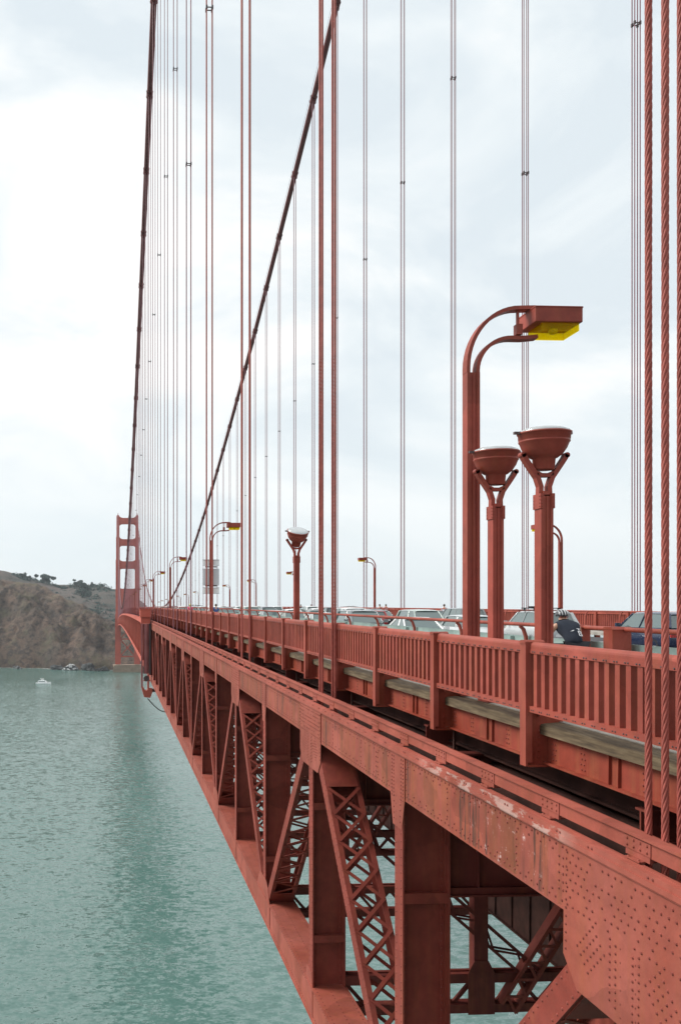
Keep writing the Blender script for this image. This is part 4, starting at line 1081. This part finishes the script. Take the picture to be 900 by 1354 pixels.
q = MB(); q.prism_y([(-6, 1.35), (3.6, 1.5), (2.2, 3.5), (-5.6, 3.5)], -1.7, 1.7); sub(q.mesh('cabin', M['boat']), 'cabin', bt)
q = MB(); q.prism_y([(-5.2, 2.2), (2.75, 2.2), (2.35, 3.0), (-5.1, 3.0)], -1.74, 1.74); sub(q.mesh('window_band', M['carglass']), 'window_band', bt)
q = MB(); q.box(-5, 1.2, -1.5, 1.5, 3.5, 3.62); q.prism_y([(-2.6, 3.62), (.4, 3.62), (-.2, 4.6), (-2.6, 4.6)], -1.1, 1.1); q.box(-3.6, .2, -1.3, 1.3, 5.5, 5.6)
for x in (-3.4, 0): q.tube([(x, -1.2, 3.6), (x, -1.2, 5.5)], .04, 5); q.tube([(x, 1.2, 3.6), (x, 1.2, 5.5)], .04, 5)
sub(q.mesh('flybridge', M['boat']), 'flybridge', bt)
q = MB(); q.tube([(-1.5, 0, 5.6), (-1.7, 0, 8.2)], .05, 5); sub(q.mesh('mast', M['steel']), 'mast', bt)
q = MB(); q.tube([(3.5, -1.6, 2.6), (8, 0, 3.2), (3.5, 1.6, 2.6)], .04, 5); sub(q.mesh('bow_rail', M['steel']), 'bow_rail', bt)

# ------------------------------------------------------------------ cars
CARPAINT = {'white': (.78, .80, .80), 'silver': (.45, .48, .49), 'dark blue': (.015, .025, .06), 'grey': (.18, .20, .21), 'black': (.02, .02, .024), 'red': (.33, .02, .02), 'pale green': (.40, .48, .44), 'beige': (.45, .42, .36)}
CP = {k: flat('car paint ' + k, v, .25, .8) for k, v in CARPAINT.items()}
def wheel_meshes():
    q = MB(); q.v = []; prof = [(.20, -.11), (.31, -.11), (.335, -.08), (.335, .08), (.31, .11), (.20, .11)]
    n = 20; o = 0
    for r_, x in prof:
        for k in range(n): a_ = 2 * math.pi * k / n; q.v.append((x, r_ * math.cos(a_), r_ * math.sin(a_)))
    for i in range(5):
        for k in range(n): k2 = (k + 1) % n; q.f.append((i * n + k, i * n + k2, (i + 1) * n + k2, (i + 1) * n + k))
    ty = q.mesh('tyre', M['black'])
    q = MB(); q.tube([(-.06, 0, 0), (.06, 0, 0)], .20, 16)
    for k in range(5):
        a_ = 2 * math.pi * k / 5
        for sx_ in (-.075, .075): q.beam((sx_, 0, 0), (sx_, .19 * math.cos(a_), .19 * math.sin(a_)), .05, .03, up=(1, 0, 0))
    return ty, q.mesh('rim', M['steel'])
TY, RIM = wheel_meshes()
def car_proto(kind, colour):
    L, W, H, nose, wb, belt = {'sedan': (4.6, 1.82, 1.47, 1.25, 2.7, .93), 'suv': (4.6, 1.86, 1.72, 1.05, 2.7, 1.05), 'hatchback': (4.1, 1.76, 1.52, .95, 2.5, .95), 'minivan': (4.9, 1.95, 1.76, .95, 3.0, 1.02)}[kind]
    t_ = thing('car', '', 'car'); P_ = CP[colour]
    tail = {'sedan': .95, 'suv': .12, 'hatchback': .15, 'minivan': .12}[kind]
    # body: front at -y.  stations: y, half width, bottom, belt height
    st = [(-L / 2, W * .36, .38, .56), (-L / 2 + .06, W * .44, .28, .68), (-L / 2 + .28, W * .485, .24, .76), (-L / 2 + nose * .75, W * .5, .22, .88), (-L / 2 + nose, W * .5, .22, belt),
          (0, W * .5, .22, belt + .02), (L / 2 - tail - .2, W * .5, .22, belt + .04), (L / 2 - .3, W * .49, .25, belt + .03), (L / 2 - .06, W * .46, .30, belt - .02), (L / 2, W * .40, .42, belt - .2)]
    q = MB()
    for y, hw, zb_, zt_ in st:
        q.v += [(-hw * .9, y, zb_), (-hw, y, zb_ + .18), (-hw * 1.0, y, (zb_ + zt_) / 2 + .05), (-hw * .97, y, zt_ - .07), (-hw * .88, y, zt_), (0, y, zt_ + .035),
                (hw * .88, y, zt_), (hw * .97, y, zt_ - .07), (hw, y, (zb_ + zt_) / 2 + .05), (hw, y, zb_ + .18), (hw * .9, y, zb_)]
    for i in range(len(st) - 1):
        for k in range(10): q.f.append((i * 11 + k, i * 11 + k + 1, i * 11 + 12 + k, i * 11 + 11 + k))
        q.f.append((i * 11 + 10, i * 11, i * 11 + 11, i * 11 + 21))
    q.f.append(tuple(range(11))); q.f.append(tuple(range(99, 110)))
    sub(q.mesh('body', P_, True), 'body', t_)
    y0, y1 = -L / 2 + nose - .05, L / 2 - tail; r0, r1 = y0 + .75, y1 - (.75 if kind == 'sedan' else .32); hb, ht = W * .45, W * .36
    q = MB(); q.v = [(-hb, y0, belt), (hb, y0, belt), (hb, y1, belt + .04), (-hb, y1, belt + .04), (-ht, r0, H - .07), (ht, r0, H - .07), (ht, r1, H - .08), (-ht, r1, H - .08)]
    q.f = [(0, 1, 5, 4), (1, 2, 6, 5), (2, 3, 7, 6), (3, 0, 4, 7), (4, 5, 6, 7)]
    sub(q.mesh('windows', M['carglass']), 'windows', t_)
    q = MB(); n = 6
    rf = [(r0 - .08, ht * .98, H - .075), (r0 + .15, ht * 1.03, H - .02), ((r0 + r1) / 2, ht * 1.05, H), (r1 - .1, ht * 1.03, H - .025), (r1 + .07, ht * .98, H - .09)]
    for y, hw, z in rf: q.v += [(-hw, y, z - .06), (-hw * .85, y, z), (0, y, z + .015), (hw * .85, y, z), (hw, y, z - .06)]
    for i in range(4):
        for k in range(4): q.f.append((i * 5 + k, i * 5 + k + 1, i * 5 + 6 + k, i * 5 + 5 + k))
    sub(q.mesh('roof', P_, True, fix=True), 'roof', t_)
    for sx_ in (-1, 1):
        q = MB(); q.beam(Vector((sx_ * hb, y0, belt)), Vector((sx_ * ht, r0, H - .07)), .06, .06); sub(q.mesh('pillar', P_), 'pillar', t_)
        q = MB(); q.beam(Vector((sx_ * hb, y1, belt + .04)), Vector((sx_ * ht, r1, H - .08)), .07 if kind == 'sedan' else .16, .08); sub(q.mesh('pillar', P_), 'pillar', t_)
        for f_ in ((.42,) if kind != 'minivan' else (.38, .7)):
            q = MB(); q.beam((sx_ * (hb + .005), y0 + (y1 - y0) * f_, belt), (sx_ * (ht + .008), r0 + (r1 - r0) * (f_ - .05), H - .07), .07, .04); sub(q.mesh('pillar', P_), 'pillar', t_)
    for sx_ in (-1, 1):
        q = MB(); q.beam((sx_ * (W * .5 - .02), y0 + .32, belt + .06), (sx_ * (W * .5 + .12), y0 + .30, belt + .10), .08, .05); q.box(*sorted((sx_ * (W * .5 + .04), sx_ * (W * .5 + .24))), y0 + .22, y0 + .34, belt + .02, belt + .18)
        sub(q.mesh('mirror', P_), 'mirror', t_)
        q = MB(); q.box(*sorted((sx_ * W * .27, sx_ * W * .445)), -L / 2 - .0, -L / 2 + .12, .60, .72); sub(q.mesh('headlight', M['headlight']), 'headlight', t_)
        q = MB(); q.box(*sorted((sx_ * W * .33, sx_ * W * .455)), L / 2 - .12, L / 2 + .01, .72, .92); sub(q.mesh('tail_light', M['tail']), 'tail_light', t_)
        for y in (-wb / 2 - .05, wb / 2 - .05):
            w_ = sub(TY, 'wheel', t_, (sx_ * (W * .5 - .11), y, .335)); sub(RIM, 'rim', w_)
    q = MB(); q.box(-W * .26, W * .26, -L / 2 - .02, -L / 2 + .05, .46, .64)
    for i in range(3): q.box(-W * .25, W * .25, -L / 2 - .03, -L / 2 - .02, .48 + i * .05, .50 + i * .05)
    sub(q.mesh('grille', M['black']), 'grille', t_)
    q = MB(); q.box(-.26, .26, L / 2 - .01, L / 2 + .015, .55, .67); sub(q.mesh('number_plate', M['white']), 'number_plate', t_)
    return t_
PROTO = {}
def car(kind, colour, x, s, away, label, rack=False, group='cars in the traffic on the bridge'):
    key = (kind, colour)
    if key not in PROTO: o = PROTO[key] = car_proto(kind, colour)
    else: o = copy_tree(PROTO[key])
    o.location = (x, s, zg(s) + ZR + .002); o.rotation_euler = (sl(s) * (-1 if away else 1), 0, math.pi if away else 0)
    o['label'] = label; o['group'] = group
    if rack:
        q = MB()
        for y in (-.1, .9): q.box(-.72, .72, y - .03, y + .03, 1.83, 1.87); q.box(-.6, -.54, y - .05, y + .05, 1.72, 1.83); q.box(.54, .6, y - .05, y + .05, 1.72, 1.83)
        for x_ in (-.64, .64): q.box(x_ - .02, x_ + .02, -.6, 1.4, 1.74, 1.77)
        q.box(-.25, -.1, -.25, .05, 1.87, 1.94); q.box(.15, .3, -.25, .05, 1.87, 1.94)
        sub(q.mesh('roof_rack', M['black']), 'roof_rack', o)
    return o
car('sedan', 'silver', 13.9, 78, False, 'silver sedan facing the camera just left of the near rope pair')   # prototype first, plain
car('suv', 'silver', 20.1, 41.0, True, 'silver SUV with roof rack between the two floodlight poles', True)
car('suv', 'dark blue', 22.9, 36.2, True, 'dark blue SUV behind the thick twisted ropes at right')
car('sedan', 'white', 13.05, 37.6, False, 'white sedan whose windshield faces the camera, left of the street lamp')
car('suv', 'grey', 13.3, 47.0, False, 'grey SUV directly behind the white sedan')
car('sedan', 'white', 13.4, 56.5, False, 'smaller white sedan third in the near queue')
car('suv', 'pale green', 17.4, 49.0, False, 'pale green SUV beyond the white sedan next to the man on the far walkway')
car('hatchback', 'silver', 17.0, 41.0, False, 'silver hatchback seen in the slot between lamp and floodlight poles')
car('sedan', 'beige', 13.6, 66.5, False, 'beige sedan fourth in the near queue')
car('minivan', 'white', 17.2, 63, False, 'white minivan in the middle lane left of the far street lamp')
car('hatchback', 'red', 20.6, 70, True, 'small red hatchback driving away in the centre lane')
car('suv', 'black', 10.6, 84, False, 'black SUV beside the lone floodlight pole')
kinds = ['sedan', 'suv', 'hatchback', 'minivan']; cols = ['white', 'silver', 'grey', 'pale green', 'beige', 'dark blue', 'black', 'white']
rnd = random.Random(11)
for ln, xx, aw, s_start in ((0, 11.0, False, 95), (1, 14.2, False, 90), (2, 17.4, False, 76), (3, 20.8, True, 84), (4, 24.0, True, 60), (5, 27.3, True, 74)):
    s = s_start; nn = 0
    while s < (330 if ln < 3 else 250):
        k_ = rnd.choice(kinds); c_ = rnd.choice(cols)
        car(k_, c_, xx + rnd.uniform(-.2, .2), s, aw, 'tiny %s %s, %s distant vehicle in the %s lane from the camera' % (c_, k_ if k_ != 'suv' else 'SUV', ORD[min(nn, 19)] if nn < 20 else 'last', ORD[ln])); nn += 1
        s += rnd.uniform(9.5, 14) if ln < 3 else rnd.uniform(16, 30)

# ------------------------------------------------------------------ people
SKIN = flat('skin', (.55, .32, .22), .5)
def cloth(n, c): return plain('cloth ' + n, c, .9, 0, .15, 9)
def skin_mesh(name, verts, edges, mat, root=0, lv=1):
    bm = bmesh.new(); ly = bm.verts.layers.skin.verify(); vs_ = [bm.verts.new(v[:3]) for v in verts]
    for a_, b_ in edges: bm.edges.new((vs_[a_], vs_[b_]))
    for i, v in enumerate(vs_): r_ = verts[i][3]; v[ly].radius = (r_, verts[i][4] if len(verts[i]) > 4 else r_); v[ly].use_root = (i == root)
    me = bpy.data.meshes.new(name); bm.to_mesh(me); bm.free(); me.materials.append(mat)
    for p in me.polygons: p.use_smooth = True
    o = bpy.data.objects.new(name, me)
    sk = o.modifiers.new('skin', 'SKIN'); sk.use_smooth_shade = True
    ss = o.modifiers.new('sub', 'SUBSURF'); ss.levels = lv; ss.render_levels = lv
    COL.objects.link(o); return o
def child(o, parent): o.parent = parent; return o
def fingers(hand, wrist, vs_, es_, base):
    h = Vector(hand); w_ = Vector(wrist); d = (h - w_).normalized(); sd_ = d.cross(Vector((0, 1, 0)))
    if sd_.length < .1: sd_ = Vector((0, 1, 0))
    sd_.normalize()
    for j, ln in enumerate((.07, .08, .078, .06)):
        p0 = h + sd_ * (j - 1.5) * .019; p1 = p0 + d * ln * .55; p2 = p1 + d * ln * .35 + Vector((0, .0, -.012)); k = len(vs_)
        vs_ += [(*p0, .010), (*p1, .009), (*p2, .008)]; es_ += [(base, k), (k, k + 1), (k + 1, k + 2)]
    k = len(vs_); p0 = h - d * .03 + sd_ * .035; vs_ += [(*p0, .012), (*(p0 + d * .04 + sd_ * .015), .010)]; es_ += [(base, k), (k, k + 1)]
def walker(label, loc, rz, top, bottom, hair=(.05, .03, .02), hat=None, h=1.72, arms_up=False, shorts=False, pack=None):
    t_ = thing('person', label, 'person', loc, (0, 0, rz)); k = h / 1.75
    J = dict(pelvis=(0, 0, .95), waist=(0, 0, 1.08), chest=(0, .01, 1.30), neck=(0, 0, 1.48), head=(0, -.015, 1.58), crown=(0, -.01, 1.70),
             sl=(-.18, 0, 1.42), el=(-.25, .03, 1.15), wl=(-.24, -.08, .90), hl=(-.24, -.10, .82), sr=(.18, 0, 1.42), er=(.25, .02, 1.15), wr=(.25, -.09, .92), hr=(.25, -.11, .84),
             pl=(-.09, 0, .90), kl=(-.10, -.14, .50), al=(-.10, .02, .09), tl=(-.10, -.13, .04), pr=(.09, 0, .90), kr=(.10, .06, .50), ar=(.10, .26, .12), tr=(.10, .14, .03))
    if arms_up: J.update(el=(-.27, -.16, 1.25), wl=(-.1, -.3, 1.42), hl=(-.04, -.33, 1.45), er=(.27, -.16, 1.25), wr=(.1, -.3, 1.42), hr=(.04, -.33, 1.45))
    rad = dict(pelvis=.125, waist=.115, chest=.135, neck=.055, head=.085, crown=.07, sl=.055, el=.043, wl=.028, hl=.032, sr=.055, er=.043, wr=.028, hr=.032, pl=.09, kl=.058, al=.04, tl=.035, pr=.09, kr=.058, ar=.04, tr=.035)
    ed = ['pelvis-waist', 'waist-chest', 'chest-neck', 'neck-head', 'head-crown', 'chest-sl', 'sl-el', 'el-wl', 'wl-hl', 'chest-sr', 'sr-er', 'er-wr', 'wr-hr', 'pelvis-pl', 'pl-kl', 'kl-al', 'al-tl', 'pelvis-pr', 'pr-kr', 'kr-ar', 'ar-tr']
    def mk(nm, keys, grow, mat, lv=1):
        ks = list(keys); vs_ = [(*(c * k for c in J[q_]), (rad[q_] + grow) * k) for q_ in ks]; es_ = [tuple(ks.index(z_) for z_ in e.split('-')) for e in ed if all(z_ in ks for z_ in e.split('-'))]
        if nm == 'body':
            fingers(vs_[ks.index('hl')][:3], vs_[ks.index('wl')][:3], vs_, es_, ks.index('hl')); fingers(vs_[ks.index('hr')][:3], vs_[ks.index('wr')][:3], vs_, es_, ks.index('hr'))
        return child(skin_mesh(nm, vs_, es_, mat, 0, lv), t_)
    mk('body', J.keys(), 0, SKIN, 1)
    mk('shirt', ['waist', 'pelvis', 'chest', 'sl', 'el', 'sr', 'er'], .018, top); 
    mk('trousers', ['pelvis', 'pl', 'kl', 'pr', 'kr'] + ([] if shorts else ['al', 'ar']), .02, bottom)
    q = MB()
    for sx_, a_ in ((-1, 'l'), (1, 'r')):
        p = J['t' + a_]; p2 = J['a' + a_]; q.beam(Vector(p2) * k + Vector((0, .05, -.03)), Vector(p) * k + Vector((0, -.05, 0)), .10, .08)
    sub(q.mesh('shoes', M['black']), 'shoes', t_)
    q = MB(); q.lathe([(.0, .14), (.06, .13), (.1, .08), (.108, .0), (.098, -.05)], (0, .012, 1.62 * k), 14); hm = sub(q.mesh('hair' if hat is None else 'hat', hat or flat('hair', hair, .7), True), 'hair' if hat is None else 'hat', t_)
    if pack:
        q = MB(); q.prism_x([(.12, 1.08), (.30, 1.05), (.33, 1.30), (.25, 1.46), (.12, 1.46)], -.15, .15); sub(q.mesh('backpack', pack, True), 'backpack', t_)
    q = MB(); q.box(-.035, -.02, -.106, -.098, 1.60 * k, 1.612 * k); q.box(.02, .035, -.106, -.098, 1.60 * k, 1.612 * k); q.box(-.02, .02, -.105, -.096, 1.548 * k, 1.556 * k); sub(q.mesh('face_features', flat('dark features', (.12, .05, .04))), 'face_features', t_)
    return t_
def gz(s, z=ZS): return zg(s) + z
DEN = cloth('denim', (.03, .045, .09)); KH = cloth('khaki', (.25, .2, .14)); DK = cloth('dark', (.02, .02, .025))
walker('person in a bright pink jacket and yellow cap on the near sidewalk', (7.9, 91, gz(91)), R(180), cloth('pink', (.75, .05, .18)), DK, hat=flat('yellow cap', (.6, .62, .15)))
walker('man in a white shirt and dark trousers on the opposite walkway', (31.6, 83, gz(83)), R(150), cloth('white shirt', (.62, .68, .78)), DEN)
walker('person in a teal jacket left of the near rope pair on the opposite walkway', (31.2, 146, gz(146)), R(20), cloth('teal', (.03, .2, .25)), DK)
walker('person with a raised phone beside the far street lamp', (31.6, 103.5, gz(103.5)), R(90), cloth('navy', (.04, .05, .1)), DEN, arms_up=True)
walker('person in a pale pink top beside the one with the raised phone', (31.4, 100.5, gz(100.5)), R(200), cloth('pale pink', (.55, .3, .32)), KH)
walker('person in a dark coat at the opposite railing near the lone floodlight', (31.6, 140, gz(140)), R(0), cloth('dark coat', (.03, .04, .06)), DK)
walker('person in a blue top walking on the near sidewalk before the sign', (8.6, 74, gz(74)), R(10), cloth('blue', (.06, .12, .3)), DEN)

# cyclist, seen from behind, leaning on the handlebar
cs = 16.35; cyc = thing('person', 'cyclist in a dark sleeveless jersey and striped black helmet riding away', 'person', (8.64, cs, gz(cs)), (0, 0, R(-4)))
J = [(0, -.28, .98, .13, .115), (.0, -.19, 1.10, .145, .115), (.01, -.03, 1.26, .165, .125), (.01, .12, 1.37, .14, .10), (.01, .21, 1.43, .06), (0, .27, 1.48, .085), (0, .31, 1.55, .075),
     (-.19, .12, 1.37, .062), (-.30, .24, 1.16, .045), (-.26, .50, 1.04, .030), (-.26, .56, 1.03, .034), (.21, .12, 1.37, .062), (.31, .24, 1.16, .045), (.26, .50, 1.04, .030), (.26, .56, 1.03, .034),
     (-.10, -.25, .94, .10), (-.13, .12, .78, .068), (-.11, -.06, .36, .045), (-.11, .06, .28, .038), (.10, -.25, .94, .10), (.13, .16, .62, .068), (.11, -.10, .22, .045), (.11, .03, .13, .038)]
Eg = [(0, 1), (1, 2), (2, 3), (3, 4), (4, 5), (5, 6), (3, 7), (7, 8), (8, 9), (9, 10), (3, 11), (11, 12), (12, 13), (13, 14), (0, 15), (15, 16), (16, 17), (17, 18), (0, 19), (19, 20), (20, 21), (21, 22)]
vs_ = [(p[0], p[1], p[2] - (.02 if i_ < 4 else 0), p[3] - .045, p[4] - .035) if i_ < 4 else ((*p[:3], p[3] - .02) if i_ in (15, 19) else p) for i_, p in enumerate(J)]; es_ = list(Eg); fingers(J[10][:3], J[9][:3], vs_, es_, 10); fingers(J[14][:3], J[13][:3], vs_, es_, 14)
child(skin_mesh('body', vs_, es_, SKIN, 0, 2), cyc)
JER = cloth('dark jersey', (.022, .028, .042))
jv = [(x, y, z, *[r_ + (.035 if i_ == 0 else .022) for r_ in rr]) for i_, (x, y, z, *rr) in enumerate(J[:4])] + [(-.185, .13, 1.36, .082), (.205, .13, 1.36, .082), (.01, .18, 1.42, .095)]
child(skin_mesh('jersey', jv, [(0, 1), (1, 2), (2, 3), (3, 4), (3, 5), (3, 6)], JER, 0, 2), cyc)
sv = [(*J[0][:3], .158), (*J[15][:3], .115), (*J[16][:3], .082), (*J[19][:3], .115), (*J[20][:3], .082)]
child(skin_mesh('shorts', sv, [(0, 1), (1, 2), (0, 3), (3, 4)], DK, 0, 1), cyc)
hv = Vector((0, .30, 1.565))
bm = bmesh.new(); bmesh.ops.create_uvsphere(bm, u_segments=20, v_segments=12, radius=1)
bmesh.ops.delete(bm, geom=[v for v in bm.verts if v.co.z < -.35], context='VERTS')
for v in bm.verts: v.co = Vector((v.co.x * .115, v.co.y * .15, v.co.z * .105)) + hv
me = bpy.data.meshes.new('helmet'); bm.to_mesh(me); bm.free(); me.materials.append(flat('helmet shell', (.015, .015, .02), .3, .5)); hm = sub(me, 'helmet', cyc)
for p in me.polygons: p.use_smooth = True
q = MB()
for xx in (-.088, -.05, .0, .05, .088):
    rr = math.sqrt(max(.05, 1 - (xx / .122) ** 2))
    q.tube([(xx, hv.y - .156 * rr * math.cos(a_), hv.z + .111 * rr * math.sin(a_)) for a_ in [math.pi * (-.02 + .8 * i / 12) for i in range(13)]], .0075, 6)
sub(q.mesh('helmet_stripe', flat('helmet grey', (.55, .58, .6), .4), True), 'helmet_stripe', hm)
q = MB()
for xx in (-.066, .024, .066): q.tube([(xx, hv.y - .135 + abs(xx) * .4, hv.z - .02), (xx, hv.y - .12 + abs(xx) * .5, hv.z - .06)], .008, 5)
sub(q.mesh('helmet_trim', flat('helmet red', (.4, .03, .04), .4), True), 'helmet_trim', hm)
# print on the jersey: a small swoosh-like mark and a column of block letters, sitting on the back
FW = flat('print white', (.78, .8, .82), .6)
def on_back_pt(u, v, off=.0):   # u across, v up the back (0 hips .. 1 shoulders)
    y = -.30 + .34 * v; z = 1.00 + .36 * v; n_ = Vector((0, -.72, .69)); hw = .20; r_ = .150
    a_ = u / hw; dep = math.sqrt(max(.02, 1 - min(.98, a_ * a_ * .8)))
    return Vector((u, y, z)) + n_ * (r_ * dep + off)
q = MB()
def quad(q, u0, u1, v0, v1, off=.022): q.add([on_back_pt(u0, v0, off), on_back_pt(u1, v0, off), on_back_pt(u1, v1, off), on_back_pt(u0, v1, off)], [(0, 1, 2, 3)])
lx = .035
for i, bars in enumerate((((0, 1, 0, .25), (0, .25, 0, 1), (.75, 1, 0, 1)), ((0, 1, .75, 1), (0, 1, 0, .22), (0, .25, 0, 1), (.75, 1, 0, 1)), ((0, 1, .75, 1), (.38, .62, 0, 1)))):
    for a0, a1, b0, b1 in bars: quad(q, lx + a0 * .062, lx + a1 * .062, .16 + i * .135 + b0 * .115, .16 + i * .135 + b1 * .115)
sub(q.mesh('jersey_lettering', FW, fix=False), 'jersey_lettering', cyc)
q = MB(); q.add([on_back_pt(-.10, .40, .028), on_back_pt(-.03, .455, .028), on_back_pt(-.045, .43, .028), on_back_pt(-.01, .445, .028), on_back_pt(-.05, .405, .028)], [(0, 1, 2, 3, 4)]); sub(q.mesh('jersey_mark', FW, fix=False), 'jersey_mark', cyc)
# bicycle
bc = thing('bicycle', 'dark road bicycle under the cyclist on the near sidewalk', 'bicycle', (8.64, cs, gz(cs)), (0, 0, R(-4)))
BK = flat('bicycle black', (.02, .02, .025), .4)
for y, nm in ((-.45, 'wheel'), (.58, 'wheel')):
    q = MB(); q.tube([(0, .33 * math.cos(2 * math.pi * i / 28), .33 * math.sin(2 * math.pi * i / 28)) for i in range(29)], .014, 6, False); w_ = sub(q.mesh('wheel', M['black'], True), 'wheel', bc, (0, y, .345))
    q = MB()
    for i in range(14): a_ = 2 * math.pi * i / 14; q.beam((0, 0, 0), (0, .32 * math.cos(a_), .32 * math.sin(a_)), .003, .003)
    q.tube([(-.04, 0, 0), (.04, 0, 0)], .02, 8); sub(q.mesh('spokes', M['steel']), 'spokes', w_)
q = MB()
for a_, b_ in (((0, -.05, .28), (0, -.2, .80)), ((0, -.05, .28), (0, .42, .78)), ((0, -.19, .76), (0, .40, .86)), ((0, .38, .90), (0, .46, .70)), ((0, -.05, .28), (0, -.45, .345)), ((0, -.19, .76), (0, -.45, .345)), ((0, .46, .70), (0, .58, .345)), ((0, .38, .90), (0, .44, .98))): q.tube([a_, b_], .016, 8)
sub(q.mesh('frame', BK, True), 'frame', bc)
q = MB(); q.tube([(-.27, .56, .99), (-.24, .48, 1.0), (0, .44, 1.0), (.24, .48, 1.0), (.27, .56, .99)], .014, 8); sub(q.mesh('handlebar', BK, True), 'handlebar', bc)
q = MB(); q.prism_x([(-.36, .86), (-.34, .90), (-.12, .89), (-.1, .86)], -.06, .06); q.tube([(0, -.2, .8), (0, -.22, .87)], .014, 6); sub(q.mesh('saddle', M['black']), 'saddle', bc)
q = MB(); q.tube([(-.03, -.05, .28), (.03, -.05, .28)], .09, 16); q.beam((.06, -.05, .28), (.06, .05, .14), .02, .03); q.beam((-.06, -.05, .28), (-.06, .03, .40), .02, .03); q.box(-.16, -.06, -.01, .07, .22, .24); q.box(.06, .16, .01, .09, .10, .12); sub(q.mesh('crankset', M['steel']), 'crankset', bc)

# ------------------------------------------------------------------ sea haze
q = MB(); q.box(-2600, 3600, -300, 9600, -1, 480)
m = bpy.data.materials.new('haze'); m.use_nodes = True; t = m.node_tree; t.nodes.clear()
pv = t.nodes.new('ShaderNodeVolumePrincipled'); pv.inputs['Color'].default_value = (.86, .93, 1, 1); pv.inputs['Density'].default_value = .00005; pv.inputs['Anisotropy'].default_value = .2
oo = t.nodes.new('ShaderNodeOutputMaterial'); t.links.new(pv.outputs[0], oo.inputs['Volume'])
hz_o = put(q.mesh('haze', m), 'haze', kind='stuff')
